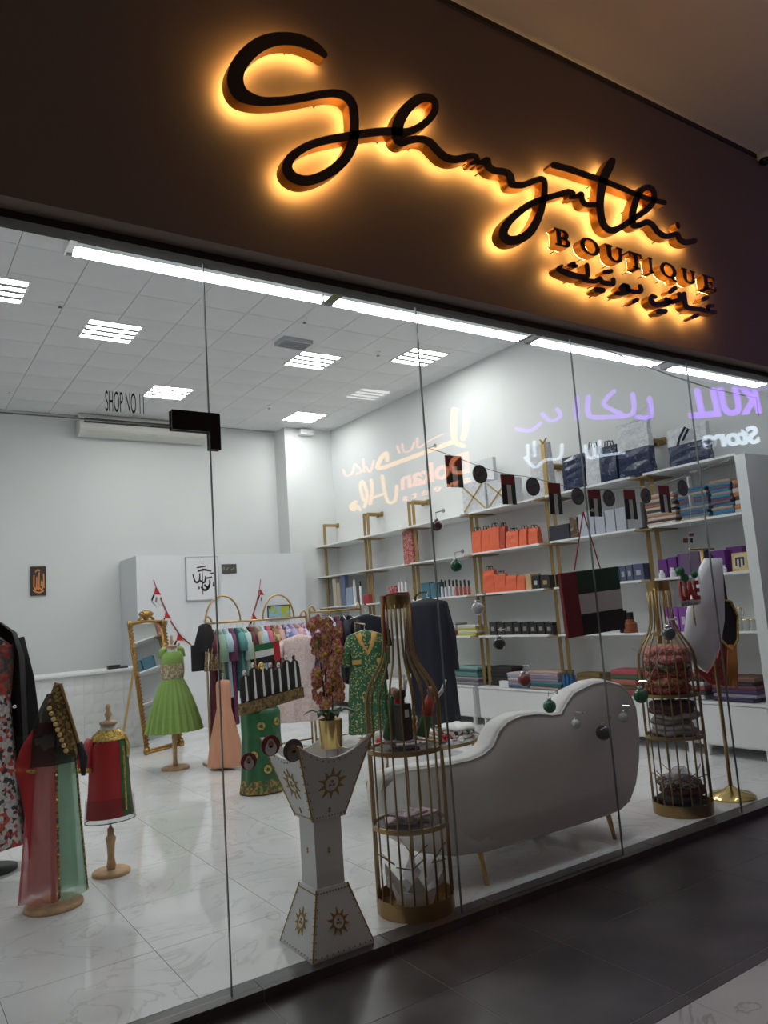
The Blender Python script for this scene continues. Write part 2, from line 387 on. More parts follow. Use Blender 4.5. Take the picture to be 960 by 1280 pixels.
# --- block letters
def arc(cx, cy, rx, ry, a0, a1, n): return [(cx+rx*math.cos(math.radians(a0+(a1-a0)*i/n)), cy+ry*math.sin(math.radians(a0+(a1-a0)*i/n))) for i in range(n+1)]
def ringq(cx, cy, rx, ry, t, u, n=24, a0=0, a1=360):
    o, q = arc(cx, cy, rx, ry, a0, a1, n), arc(cx, cy, rx-t, ry-u, a0, a1, n)
    return [[o[i], o[i+1], q[i+1], q[i]] for i in range(n)]
def rc(x0, y0, x1, y1): return [[(x0, y0), (x1, y0), (x1, y1), (x0, y1)]]
def glyph(ch):
    if ch == 'B': return rc(0, 0, .12, .1)+rc(0, .9, .12, 1)+rc(.1, 0, .32, 1)+rc(.3, 0, .5, .12)+rc(.3, .45, .5, .56)+rc(.3, .89, .5, 1)+ringq(.48, .28, .30, .28, .2, .13, 10, -90, 90)+ringq(.46, .735, .27, .265, .2, .12, 10, -90, 90), .8
    if ch == 'O': return ringq(.46, .5, .46, .52, .2, .12), .92
    if ch == 'Q': return ringq(.46, .5, .46, .52, .2, .12)+[[(.5, .1), (.62, .16), (.95, -.16), (.72, -.16)]], .95
    if ch == 'U': return rc(0, .9, .38, 1)+rc(.08, .36, .3, 1)+rc(.58, .9, .92, 1)+rc(.67, .36, .83, 1)+ringq(.455, .36, .375, .38, .2, .14, 14, 180, 360), .92
    if ch == 'T': return rc(0, .88, .84, 1)+rc(0, .7, .1, 1)+rc(.74, .7, .84, 1)+rc(.31, 0, .53, 1)+rc(.2, 0, .64, .1), .84
    if ch == 'I': return rc(0, 0, .42, .1)+rc(0, .9, .42, 1)+rc(.1, 0, .32, 1), .42
    if ch == 'E': return rc(0, 0, .78, .12)+rc(0, .88, .74, 1)+rc(.08, 0, .3, 1)+rc(.2, .45, .56, .56)+rc(.48, .36, .56, .65)+rc(.68, 0, .78, .27)+rc(.64, .74, .74, 1), .78
LET = [('B', 692.5, 713.5, 286, 307), ('O', 724.5, 750.5, 298, 320), ('U', 756, 781, 308, 331), ('T', 786, 804, 317, 338), ('I', 810, 817.5, 324, 343), ('Q', 824.5, 847.5, 330, 352), ('U', 852, 871, 338, 358), ('E', 878, 895.5, 346, 363)]
zl = [P(693.5, 305.5, 1, LF).z, P(894, 364, 1, LF).z]; zh = [P(692.5, 284, 1, LF).z, P(893, 347.5, 1, LF).z]
for i, (ch, a, b, t, q) in enumerate(LET):
    x0 = P(a, t, 1, LF).x; x1 = P(b, q, 1, LF).x; polys, wd = glyph(ch)
    z0 = zl[0]+(zl[1]-zl[0])*i/7; z1 = zh[0]+(zh[1]-zh[0])*i/7
    sx = (x1-x0)/wd
    nm = 'block_letter'
    lt = T(nm, {0: 'bronze serif letter B starting the second sign row', 1: 'bronze serif letter O between B and U in second sign row', 2: 'bronze serif letter U between O and T in second sign row', 3: 'bronze serif letter T between U and I in second sign row', 4: 'bronze serif letter I between T and Q in second sign row', 5: 'bronze serif letter Q with tail in second sign row', 6: 'bronze serif letter U between Q and E in second sign row', 7: 'bronze serif letter E ending the second sign row'}[i], 'sign letter', ((x0+x1)/2, FASCIA_Y, z0), 0, 'letters of the second sign row')
    o = Vector(lt.location)
    f = lambda u, v, d: (x0+u*sx-o.x, d-o.y, v*(z1-z0))
    m1, m2, m3 = MB(), MB(), MB()
    for pl in polys:
        m1.prism(pl, f, LF-.002, LF+.003); m2.prism(pl, f, LF+.003, LB)
        cu, cv = sum(q[0] for q in pl)/len(pl), sum(q[1] for q in pl)/len(pl); m3.prism([(cu+(q[0]-cu)*.8, cv+(q[1]-cv)*.8) for q in pl], f, LB, LB+.004) if True else None
    m1.build('face', FACE, lt); m2.build('return', RET, lt); m3.build('led_backing', HALO, lt)
    MB().tube([((x1-x0)*.0, LB-o.y, (z1-z0)*.06), (0, .004, (z1-z0)*.06)], .003, 5).build('standoff_pin', DARK, lt)
# --- Arabic row, traced stroke by stroke
AL = [zm(*ZE, [(428,490,44),(436,545,44),(436,600,46),(400,612,54),(330,602,60),(250,578,62),(185,552,58),(142,528,44),(178,498,30)]),
      zm(*ZE, [(250,492,32),(300,470,34),(295,508,36),(325,500,30)]),
      zm(*ZE, [(400,640,40),(460,650,48),(520,650,48),(560,620,40),(575,655,44),(620,672,50),(690,680,48),(692,635,42)]),
      zm(*ZE, [(610,560,46),(668,552,46)]), zm(*ZE, [(525,735,52),(590,745,52)]),
      zm(*ZE, [(800,690,40),(770,715,44),(800,740,44),(840,710,44),(800,690,40)]), zm(*ZE, [(840,715,44),(835,760,44),(780,778,40),(722,775,34)]),
      zm(*ZE, [(860,748,46),(920,760,48),(970,745,48),(960,700,40)]), zm(*ZE, [(905,852,44),(930,838,44)])]
AR = [zm(*ZF, [(235,650,36),(200,640,38),(188,680,48),(225,720,52),(290,726,52),(350,716,48),(385,690,40),(340,668,36)]),
      zm(*ZF, [(370,705,44),(430,692,46),(482,668,46),(470,618,40)]), zm(*ZF, [(385,595,44),(430,562,44)]), zm(*ZF, [(265,795,52),(330,792,52)]),
      zm(*ZF, [(520,620,48),(528,690,48),(545,745,48),(610,765,46),(680,772,46),(760,790,44),(835,802,32)]),
      zm(*ZF, [(810,738,34),(760,742,38),(762,772,36)]), zm(*ZF, [(715,670,44),(750,658,44)]), zm(*ZF, [(615,848,40),(655,832,40)])]
for st_, lb, loc in ((AL, 'bronze left word of the lowest sign row in curved script', (P(740, 345, 1, LF).x, FASCIA_Y, 3.9)), (AR, 'bronze right word of the lowest sign row in curved script', (P(845, 375, 1, LF).x, FASCIA_Y, 3.85))):
    t_ = T('sign_word', lb, 'sign lettering', loc, 0, 'words of the lowest sign row')
    letter_strokes(t_, st_); pins(t_, [(s[len(s)//2][0], s[len(s)//2][1]) for s in st_])

# ------------------------------------------------------------------ lit signs of the shops across the corridor (seen reflected in the glass)
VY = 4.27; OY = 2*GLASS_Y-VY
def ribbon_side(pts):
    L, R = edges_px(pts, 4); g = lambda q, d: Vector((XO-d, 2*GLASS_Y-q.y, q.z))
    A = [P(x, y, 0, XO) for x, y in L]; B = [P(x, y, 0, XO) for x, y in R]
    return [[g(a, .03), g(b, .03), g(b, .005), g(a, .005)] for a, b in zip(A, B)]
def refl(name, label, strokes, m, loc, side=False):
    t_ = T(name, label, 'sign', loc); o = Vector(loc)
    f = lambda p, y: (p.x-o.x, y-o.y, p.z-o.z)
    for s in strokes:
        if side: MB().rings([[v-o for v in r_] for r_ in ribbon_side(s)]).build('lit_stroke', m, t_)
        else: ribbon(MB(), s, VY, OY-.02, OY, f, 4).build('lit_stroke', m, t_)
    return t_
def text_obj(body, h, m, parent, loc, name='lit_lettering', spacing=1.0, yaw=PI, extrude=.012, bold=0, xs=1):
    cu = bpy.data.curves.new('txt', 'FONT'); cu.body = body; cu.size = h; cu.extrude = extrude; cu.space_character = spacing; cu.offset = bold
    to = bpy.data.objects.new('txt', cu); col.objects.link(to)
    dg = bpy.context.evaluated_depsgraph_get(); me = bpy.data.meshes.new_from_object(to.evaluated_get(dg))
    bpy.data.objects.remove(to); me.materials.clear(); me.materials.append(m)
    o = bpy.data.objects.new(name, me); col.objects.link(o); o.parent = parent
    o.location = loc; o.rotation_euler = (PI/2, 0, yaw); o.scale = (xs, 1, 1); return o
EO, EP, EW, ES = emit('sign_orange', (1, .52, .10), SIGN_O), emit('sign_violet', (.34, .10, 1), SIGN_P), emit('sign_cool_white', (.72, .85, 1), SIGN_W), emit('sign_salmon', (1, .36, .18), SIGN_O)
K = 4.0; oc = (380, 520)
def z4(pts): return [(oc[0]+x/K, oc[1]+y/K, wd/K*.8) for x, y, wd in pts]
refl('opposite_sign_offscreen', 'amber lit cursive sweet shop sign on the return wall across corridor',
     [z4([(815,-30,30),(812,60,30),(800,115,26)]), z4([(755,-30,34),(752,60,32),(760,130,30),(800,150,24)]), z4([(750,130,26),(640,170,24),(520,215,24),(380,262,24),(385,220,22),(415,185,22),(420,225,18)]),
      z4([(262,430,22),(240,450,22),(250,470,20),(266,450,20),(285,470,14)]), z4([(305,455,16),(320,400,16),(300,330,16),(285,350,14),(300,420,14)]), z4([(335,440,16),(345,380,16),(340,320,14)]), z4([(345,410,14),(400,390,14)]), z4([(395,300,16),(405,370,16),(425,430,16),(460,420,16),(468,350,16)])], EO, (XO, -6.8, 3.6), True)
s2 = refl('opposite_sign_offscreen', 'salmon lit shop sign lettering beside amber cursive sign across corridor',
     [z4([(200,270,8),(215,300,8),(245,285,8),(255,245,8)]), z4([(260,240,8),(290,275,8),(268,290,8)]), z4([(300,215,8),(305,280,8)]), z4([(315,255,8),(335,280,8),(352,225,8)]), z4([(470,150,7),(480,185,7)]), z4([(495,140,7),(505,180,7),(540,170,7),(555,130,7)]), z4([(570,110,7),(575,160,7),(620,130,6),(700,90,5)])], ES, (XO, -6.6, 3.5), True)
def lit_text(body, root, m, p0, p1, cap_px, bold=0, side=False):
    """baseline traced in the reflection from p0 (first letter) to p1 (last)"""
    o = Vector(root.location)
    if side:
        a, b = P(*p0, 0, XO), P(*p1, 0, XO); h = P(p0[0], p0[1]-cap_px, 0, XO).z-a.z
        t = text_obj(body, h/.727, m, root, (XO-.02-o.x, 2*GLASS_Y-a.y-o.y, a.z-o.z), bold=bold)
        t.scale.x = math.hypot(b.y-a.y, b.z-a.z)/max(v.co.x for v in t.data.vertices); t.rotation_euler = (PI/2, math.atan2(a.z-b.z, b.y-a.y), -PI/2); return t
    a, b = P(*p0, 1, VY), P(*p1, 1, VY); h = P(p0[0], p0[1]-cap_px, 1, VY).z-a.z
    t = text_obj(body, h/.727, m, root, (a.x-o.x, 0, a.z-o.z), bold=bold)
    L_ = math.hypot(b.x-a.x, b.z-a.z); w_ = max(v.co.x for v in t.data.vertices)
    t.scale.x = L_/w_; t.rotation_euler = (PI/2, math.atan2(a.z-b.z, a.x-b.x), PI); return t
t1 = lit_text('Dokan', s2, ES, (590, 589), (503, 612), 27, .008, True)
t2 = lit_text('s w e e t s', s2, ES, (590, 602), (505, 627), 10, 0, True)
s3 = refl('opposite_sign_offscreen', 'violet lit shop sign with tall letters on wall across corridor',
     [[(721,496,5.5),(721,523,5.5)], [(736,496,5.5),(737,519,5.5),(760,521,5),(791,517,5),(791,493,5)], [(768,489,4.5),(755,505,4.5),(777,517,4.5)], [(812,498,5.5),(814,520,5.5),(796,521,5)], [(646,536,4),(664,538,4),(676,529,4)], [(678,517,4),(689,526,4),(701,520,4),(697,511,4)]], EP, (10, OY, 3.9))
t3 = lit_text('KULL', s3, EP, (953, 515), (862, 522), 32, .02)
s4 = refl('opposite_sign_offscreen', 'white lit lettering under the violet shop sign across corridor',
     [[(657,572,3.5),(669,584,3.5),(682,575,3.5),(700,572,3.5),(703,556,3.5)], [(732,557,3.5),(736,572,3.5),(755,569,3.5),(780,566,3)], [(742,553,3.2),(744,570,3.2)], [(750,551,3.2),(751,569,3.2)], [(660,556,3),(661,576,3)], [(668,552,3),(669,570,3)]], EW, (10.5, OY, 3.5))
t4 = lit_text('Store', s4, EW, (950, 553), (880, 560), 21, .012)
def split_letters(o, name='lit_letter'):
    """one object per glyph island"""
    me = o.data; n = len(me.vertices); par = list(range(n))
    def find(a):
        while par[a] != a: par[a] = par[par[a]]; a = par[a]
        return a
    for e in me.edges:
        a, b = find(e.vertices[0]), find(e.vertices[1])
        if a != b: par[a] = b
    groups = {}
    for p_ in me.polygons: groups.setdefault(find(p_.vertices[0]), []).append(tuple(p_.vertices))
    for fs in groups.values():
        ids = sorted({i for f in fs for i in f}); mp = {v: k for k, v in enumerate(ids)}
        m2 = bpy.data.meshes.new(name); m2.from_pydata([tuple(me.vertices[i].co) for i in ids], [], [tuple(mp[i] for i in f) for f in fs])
        m2.materials.append(me.materials[0]); q = bpy.data.objects.new(name, m2); col.objects.link(q)
        q.parent = o.parent; q.location = o.location; q.rotation_euler = o.rotation_euler; q.scale = o.scale
    bpy.data.objects.remove(o)
for t_ in (t1, t2, t3, t4): split_letters(t_)
# ------------------------------------------------------------------ glass front
SEAL = mat('clear_silicone_edge', (.22, .25, .24), .2)
XJ = [1.27, 2.515, 3.77, 5.03, 6.29, 7.0]
zt = 3.24
for i in range(5):
    wn = struct(MB().b2((XJ[i]+.002, GLASS_Y-.006, -.0), (XJ[i+1]-.002, GLASS_Y+.006, zt)).build('window_%d' % (i+1), GLASS))
    MB().b2((XJ[i]-.002, GLASS_Y-.0062, 0), (XJ[i]+.002, GLASS_Y+.0062, zt)).build('edge_seal', SEAL, wn)
tr = struct(MB().b2((-1.6, GLASS_Y-.006, 2.435), (XJ[0]-.004, GLASS_Y+.006, zt)).build('window_6', GLASS))
MB().b2((-1.6, GLASS_Y-.006, 2.4305), (XJ[0]-.004, GLASS_Y+.006, 2.434)).build('edge_seal', SEAL, tr)
nt_ = text_obj('SHOP NO 11', .1, BLACK, tr, (P(131, 514, 1, GLASS_Y).x, GLASS_Y-.007, P(131, 514, 1, GLASS_Y).z), 'lettering', yaw=0, extrude=.0005)
nt_.scale.x = (P(179, 514, 1, GLASS_Y).x-P(131, 514, 1, GLASS_Y).x)/max(.01, nt_.dimensions.x); nt_.scale.y = 1.3
dr = struct(MB().b2((-.2, GLASS_Y-.006, .01), (XJ[0]-.004, GLASS_Y+.006, 2.428)).build('door_1', GLASS))
MB().b2((-1.6, GLASS_Y-.006, .0), (-.21, GLASS_Y+.006, 2.428)).build('side_pane', GLASS, dr)
pt = T('patch_fitting', 'black L shaped hinge patch clamped on the glass door corner', 'door fitting', (1.2, GLASS_Y, 2.43))
m = MB(); m.b2((-.11, -.022, -.015), (.115, -.008, .075)); m.b2((.065, -.022, -.095), (.115, -.008, -.015)); m.build('outer_plate', DARK, pt)
m = MB(); m.b2((-.11, .008, -.015), (.115, .022, .075)); m.b2((.065, .008, -.095), (.115, .022, -.015)); m.build('inner_plate', DARK, pt)
# ------------------------------------------------------------------ LED tubes along the top of the glass
TE = emit('led_tube_white', (.88, .95, 1.0), TUBE_E)
XT = [(.72, 2.0), (2.07, 3.46), (3.58, 4.83), (5.02, 6.26)]
TL = ['first', 'second', 'third', 'fourth', 'fifth']
TUBL = ['white LED tube above the shop number and wide glass pane', 'white LED tube above the birdcage by white incense stand', 'white LED tube above the tall end of the white sofa', 'white LED tube above the gold pole stand']
for i, (a, b) in enumerate(XT):
    t_ = T('tube_light', TUBL[i], 'light', ((a+b)/2, .2, 3.25), 0, 'LED tubes along the glass head')
    L_ = (b-a)/2
    MB().tube([(-L_, 0, 0), (L_, 0, 0)], .019, 10).build('tube', TE, t_, True)
    MB().box((0, 0, .035), (2*L_, .04, .03)).build('batten', LACQ, t_)
    for s in (-1, 1):
        MB().tube([(s*L_, 0, 0), (s*(L_+.025), 0, 0)], .021, 10).build('end_cap', mat('grey_plastic', (.35, .36, .37), .5), t_, True)
        MB().box((s*(L_+.02), -.055, .01), (.03, .16, .05)).build('bracket', CHROME, t_)
cb = P(750, 438, 1, .2)
cable = MB().tube([(P(x, y, 1, .12).x, .12, P(x, y, 1, .12).z) for x, y in ((738, 432), (765, 440), (800, 455), (840, 470), (890, 486), (945, 497), (948, 520))], .006, 6).build('cable', mat('cable_white', (.55, .55, .55), .5), None, True)
tag(cable, 'white power cable sagging below the LED tubes', 'cable')
# ------------------------------------------------------------------ ceiling fittings
PE = emit('panel_light_white', (1.0, .99, .975), PANEL_E)
pl_lab = ['louvre panel light over the white counter', 'louvre panel light in front of the air conditioner', 'louvre panel light beside the grey ceiling grille', 'louvre panel light closest to the shelf wall', 'louvre panel light beside the corner pillar', 'louvre panel light behind the tube over the shop number', 'louvre panel light behind the tube over the birdcage', 'louvre panel light cut by the door transom glass']
proto = None
for i, (x, y) in enumerate(LP):
    if proto is None:
        t_ = T('ceiling_panel_light', pl_lab[i], 'light', (x, y, CEIL_Z), 0, 'square panel lights in the shop ceiling')
        m = MB()
        for s in (-1, 1): m.box((s*.29, 0, -.004), (.02, .6, .012)); m.box((0, s*.29, -.004), (.56, .02, .012))
        m.build('frame', LACQ, t_)
        for k in range(4): MB().box((0, -.213+k*.142, -.006), (.54, .070, .008)).build('lamp_strip', PE, t_)
        for k in range(3): MB().box((0, -.142+k*.142, -.007), (.55, .066, .014)).build('louvre_bar', mat('louvre_grey', (.30, .32, .34), .5), t_)
        MB().box((0, 0, 0), (.57, .57, .004)).build('backing', LACQ, t_)
        proto = t_
    else: copy_obj(proto, None, (x, y, CEIL_Z), None, pl_lab[i])
for i, (x, y, lb) in enumerate([(1.55, 4.74, 'ceiling sprinkler beside the panel light over counter'), (1.52, 8.02, 'ceiling sprinkler near the back wall'), (5.46, 4.71, 'ceiling sprinkler between two panel lights'), (5.2, 7.5, 'ceiling sprinkler close to the corner pillar'), (4.05, 4.1, 'ceiling sprinkler ahead of the grey grille')]):
    t_ = T('sprinkler', lb, 'sprinkler', (x, y, CEIL_Z), 0, 'ceiling sprinklers')
    MB().lathe([(.035, .002), (.035, -.006), (.01, -.012)]).build('rosette', LACQ, t_, True); MB().tube([(0, 0, -.01), (0, 0, -.05)], .008, 8).build('stem', CHROME, t_); MB().lathe([(.004, -.045), (.022, -.05), (.022, -.053)]).build('deflector', DARK, t_)
gv = T('ceiling_grille', 'grey square ceiling grille beside a panel light', 'vent', (4.27, 4.8, CEIL_Z))
MB().box((0, 0, -.02), (.40, .26, .05)).build('body', mat('vent_grey', (.42, .44, .46), .6), gv)
for k in range(5): MB().box((0, -.09+k*.045, -.05), (.36, .012, .012), rot=Matrix.Rotation(.5, 3, 'X')).build('slat', mat('vent_slat', (.30, .32, .34), .6), gv)
jb = box_obj('junction_box', (6.32, 8.56, 4.80), (6.58, 8.68, 4.90), WHITE); tag(jb, 'small white box on the corner pillar under the ceiling', 'junction box')
# ------------------------------------------------------------------ split AC on the back wall
ac = T('air_conditioner', 'wide white air conditioner unit high on the back wall', 'air conditioner', (3.65, 9.075, 4.595))
prof = [(0, .33), (-.20, .33), (-.27, .26), (-.27, .11), (-.20, .03), (-.05, 0), (0, 0)]
MB().prism(prof, lambda u, v, d: (d, u, v), -1.04, 1.04).build('casing', mat('ac_ivory', (.76, .75, .70), .4), ac, bevel=.012)
MB().prism([(-.272, .175), (-.272, .25), (-.262, .25), (-.262, .175)], lambda u, v, d: (d, u-.004, v), -.98, .98).build('air_intake', BLACK, ac)
MB().box((0, -.235, .055), (1.9, .012, .07), rot=Matrix.Rotation(-.72, 3, 'X')).build('air_flap', mat('ac_flap', (.66, .65, .60), .4), ac)
# ------------------------------------------------------------------ corridor lamps and camera dome
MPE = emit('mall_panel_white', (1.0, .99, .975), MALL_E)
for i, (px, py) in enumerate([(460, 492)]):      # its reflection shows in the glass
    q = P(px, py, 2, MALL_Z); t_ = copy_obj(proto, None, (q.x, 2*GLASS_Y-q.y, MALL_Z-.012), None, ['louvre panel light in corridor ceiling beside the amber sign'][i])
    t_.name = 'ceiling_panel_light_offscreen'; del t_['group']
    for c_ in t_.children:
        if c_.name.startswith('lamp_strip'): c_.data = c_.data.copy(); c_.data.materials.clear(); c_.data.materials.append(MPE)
dm = T('security_camera', 'small white dome camera on the corridor ceiling at fascia', 'camera', (6.22, -.16, MALL_Z))
MB().lathe([(.075, 0), (.075, -.03), (.06, -.05)], seg=20).build('housing', LACQ, dm, True); MB().ball((0, 0, -.05), .048).build('dome', mat('smoked_dome', (.01, .01, .012), .1), dm, True)
# ------------------------------------------------------------------ counter, partition, wall pieces
CTILE = mat('relief_tile_white', (.74, .75, .75), .35)
ct = T('sales_counter', 'white sales counter clad in dimpled relief tiles', 'counter', (1.3, 7.55, 0))
MB().b2((-2.5, -.26, .0), (1.72, .3, 1.0)).build('body', LACQ, ct)
MB().b2((-2.55, -.32, 1.0), (1.75, .32, 1.035)).build('worktop', LACQ, ct, bevel=.004)
tm = None
for i in range(14):
    for j in range(4):
        if tm is None:
            mb = MB(); n = 8
            vs = [(-.0+(.248*a/n), -.012-.010*abs(math.sin(PI*a/n*2))*abs(math.sin(PI*b/n*2)), .248*b/n) for b in range(n+1) for a in range(n+1)]
            mb.add(vs, [(b*(n+1)+a, b*(n+1)+a+1, (b+1)*(n+1)+a+1, (b+1)*(n+1)+a) for b in range(n) for a in range(n)])
            mb.b2((0, -.0119, 0), (.248, 0, .248))
            o = mb.build('relief_tile', CTILE, ct); tm = o.data
        else: o = bpy.data.objects.new('relief_tile', tm); col.objects.link(o); o.parent = ct
        o.location = (-1.78+i*.25, -.26, .003+j*.249)
for i, (px, py, c, d, lb) in enumerate([(142, 826, (.02, .02, .02), (.16, .1, .05), 'small black payment device on the white counter'), (153, 824, (.05, .05, .06), (.12, .12, .03), 'dark notebook on the white counter beside the mirror')]):
    p = P(px, py, 1, 7.4); o = MB().box((p.x, 7.4, 1.035+d[2]/2), d).build(['card_reader', 'notebook'][i], mat('ctr%d' % i, c, .5), None, bevel=.008); tag(o, lb, ['card reader', 'notebook'][i])
PARTM = mat('partition_white', (.78, .80, .83), .55)
pn = T('fitting_room', 'pale white fitting room box standing against the back wall', 'fitting room', (4.6, 8.2, 0))
MB().b2((-1.36, 0, 0), (1.44, .05, 2.62)).build('front_panel', PARTM, pn)
MB().b2((-1.36, .05, 0), (-1.31, .89, 2.62)).build('side_panel', PARTM, pn)
MB().b2((1.39, .05, 0), (1.44, .47, 2.62)).build('side_panel', PARTM, pn)
# pictures
def plaque(name, label, px0, px1, y, thick, base, frame=None, strokes=(), ink=None, sc=1):
    a, b = P(*px0, 1, y), P(*px1, 1, y)
    lo, hi = (min(a.x, b.x), min(a.z, b.z)), (max(a.x, b.x), max(a.z, b.z))
    t_ = T(name, label, 'wall art', ((lo[0]+hi[0])/2, y, lo[1])); W_, H_ = hi[0]-lo[0], hi[1]-lo[1]
    MB().b2((-W_/2, -thick, 0), (W_/2, 0, H_)).build('panel', base, t_)
    if frame: 
        m_ = MB(); e = .012
        for s in (-1, 1): m_.b2((s*W_/2-e/2, -thick-.006, 0), (s*W_/2+e/2, 0, H_)); m_.b2((-W_/2, -thick-.006, (s+1)/2*H_-e/2), (W_/2, 0, (s+1)/2*H_+e/2))
        m_.build('frame', frame, t_)
    if strokes:
        m_ = MB()
        for s in strokes:
            pts = catmull([tuple(map(float, q)) for q in s], 5)
            for i in range(len(pts)-1):
                (x0, y0, w0), (x1, y1, w1) = pts[i], pts[i+1]; dx, dy = x1-x0, y1-y0; l = math.hypot(dx, dy) or 1; nx, ny = -dy/l, dx/l
                q = [(x0+nx*w0/2, y0+ny*w0/2), (x0-nx*w0/2, y0-ny*w0/2), (x1-nx*w1/2, y1-ny*w1/2), (x1+nx*w1/2, y1+ny*w1/2)]
                m_.prism([((u-.5)*W_, v*H_) for u, v in q], lambda u, v, d: (u, d, v), -thick-.003, -thick+.001)
        m_.build('calligraphy', ink, t_)
    return t_
al = [[(.2,.3,.08),(.22,.7,.08)], [(.2,.3,.07),(.35,.22,.08),(.4,.65,.07)], [(.4,.3,.07),(.52,.22,.08),(.55,.8,.07)], [(.55,.28,.07),(.7,.2,.08),(.8,.35,.07),(.7,.5,.06),(.66,.32,.06)], [(.86,.25,.08),(.84,.75,.08)], [(.15,.18,.05),(.5,.1,.06),(.85,.16,.05)], [(.3,.8,.05),(.45,.88,.05),(.6,.84,.05)]]
plaque('wall_plaque', 'dark plaque with orange calligraphy on the back wall', (38, 745), (57, 708), YB, .03, mat('plaque_dark', (.03, .022, .018), .5), None, al, mat('orange_ink', (.75, .28, .07), .4))
al2 = [[(.5,.12,.02),(.5,.92,.02)], [(.2,.6,.03),(.28,.42,.05),(.4,.45,.05),(.42,.62,.03)], [(.42,.45,.04),(.55,.40,.05),(.6,.55,.04)], [(.35,.66,.03),(.55,.7,.05),(.78,.66,.03)], [(.55,.35,.05),(.66,.28,.06),(.74,.42,.04)], [(.44,.3,.04),(.56,.22,.06),(.7,.3,.05),(.72,.46,.03)], [(.33,.75,.03),(.6,.78,.03)], [(.84,.3,.07),(.84,.42,.02)], [(.36,.28,.06),(.40,.28,.06)], [(.62,.5,.04),(.8,.52,.04)], [(.72,.6,.03),(.86,.62,.03)]]
plaque('wall_canvas', 'white canvas with black calligraphy on the fitting room', (233, 751), (271, 696), 8.2, .03, mat('canvas_white', (.80, .81, .84), .7), mat('thin_grey_edge', (.45, .45, .47), .6), al2, mat('black_ink', (.02, .02, .02), .6))
plaque('wall_sign', 'small dark grey plaque beside the calligraphy canvas', (277, 717), (295, 705), 8.2, .015, mat('plaque_grey', (.07, .07, .065), .5), None, [[(.15,.4,.08),(.15,.7,.08)], [(.3,.35,.08),(.45,.65,.08)], [(.6,.35,.1),(.85,.6,.08)]], mat('grey_ink', (.22, .22, .2), .5))
pf = plaque('photo_frame', 'small framed green landscape photo behind the clothes rack', (335, 775), (361, 756), 8.2, .02, pattern('landscape_print', [(.25, .45, .62), (.30, .50, .60), (.45, .50, .06), (.04, .13, .03)], 6, 'noise'), mat('frame_black', (.03, .03, .03), .4))
# ------------------------------------------------------------------ ornate leaning mirror
mx0, mx1 = P(180, 942, 2, 0), P(229, 934, 2, 0)
yaw = .48; MW = .64; MH = 1.70
mr = T('floor_mirror', 'ornate gold framed floor mirror leaning back beside counter', 'mirror', ((mx0.x+mx1.x)/2, (mx0.y+mx1.y)/2, 0), yaw, None, (-math.radians(9), 0, yaw))
MB().b2((-MW/2+.05, -.005, .07), (MW/2-.05, .005, MH-.08)).build('mirror_glass', mat('mirror_silver', (.9, .92, .92), .015, 1), mr)
for s in (-1, 1):
    m_ = MB()
    for k in range(3): m_.tube([(s*(MW/2-.012-k*.02), -.012-.008*(k == 1), .03), (s*(MW/2-.012-k*.02), -.012-.008*(k == 1), MH-.08)], .013, 7)
    m_.build('frame_side', OLDGOLD, mr, True)
    m_ = MB()
    for k in range(34): m_.box((s*(MW/2-.03), -.03, .06+k*.046), (.075, .016, .014), rot=Matrix.Rotation(s*.6, 3, 'Y'))
    o = m_.build('rope_carving', OLDGOLD, mr); o['kind'] = 'stuff'
    MB().lathe([(.001, -.05), (.035, -.04), (.05, 0), (.035, .04), (.001, .05)], (s*(MW/2-.02), -.02, .04), 10, 1, .5).build('corner_rosette', OLDGOLD, mr, True)
    MB().lathe([(.001, -.05), (.035, -.04), (.045, 0), (.035, .04), (.001, .05)], (s*(MW/2-.03), -.02, MH-.08), 10, 1, .5).build('corner_rosette', OLDGOLD, mr, True)
m_ = MB()
for k in range(2): m_.tube([(-MW/2, -.014, .02+k*.03), (MW/2, -.014, .02+k*.03)], .016, 7)
m_.build('frame_bottom', OLDGOLD, mr, True)
m_ = MB(); m_.tube([(-MW/2+.02, -.012, MH-.07), (-.1, -.015, MH-.055), (0, -.015, MH-.045), (.1, -.015, MH-.055), (MW/2-.02, -.012, MH-.07)], .024, 8)
for s in (-1, 1): m_.tube([(s*.02, -.02, MH+.0), (s*.08, -.02, MH+.01), (s*.13, -.02, MH-.03), (s*.10, -.02, MH-.06), (s*.07, -.02, MH-.04)], .018, 7)
m_.build('frame_top', OLDGOLD, mr, True)
m_ = MB(); m_.ball((0, -.02, MH+.03), .055, 12, 6, 1.2)
for a in (-60, -30, 30, 60): m_.tube([(0, -.025, MH), (.12*math.sin(math.radians(a)), -.03, MH+.01+.08*math.cos(math.radians(a)))], [.016, .028], 6)
m_.build('crest', OLDGOLD, mr, True)
for s in (-1, 1): MB().tube([(s*.17, .015, 1.35), (s*.22, .62, -.10)], .016, 6).build('easel_leg', GOLD, mr)
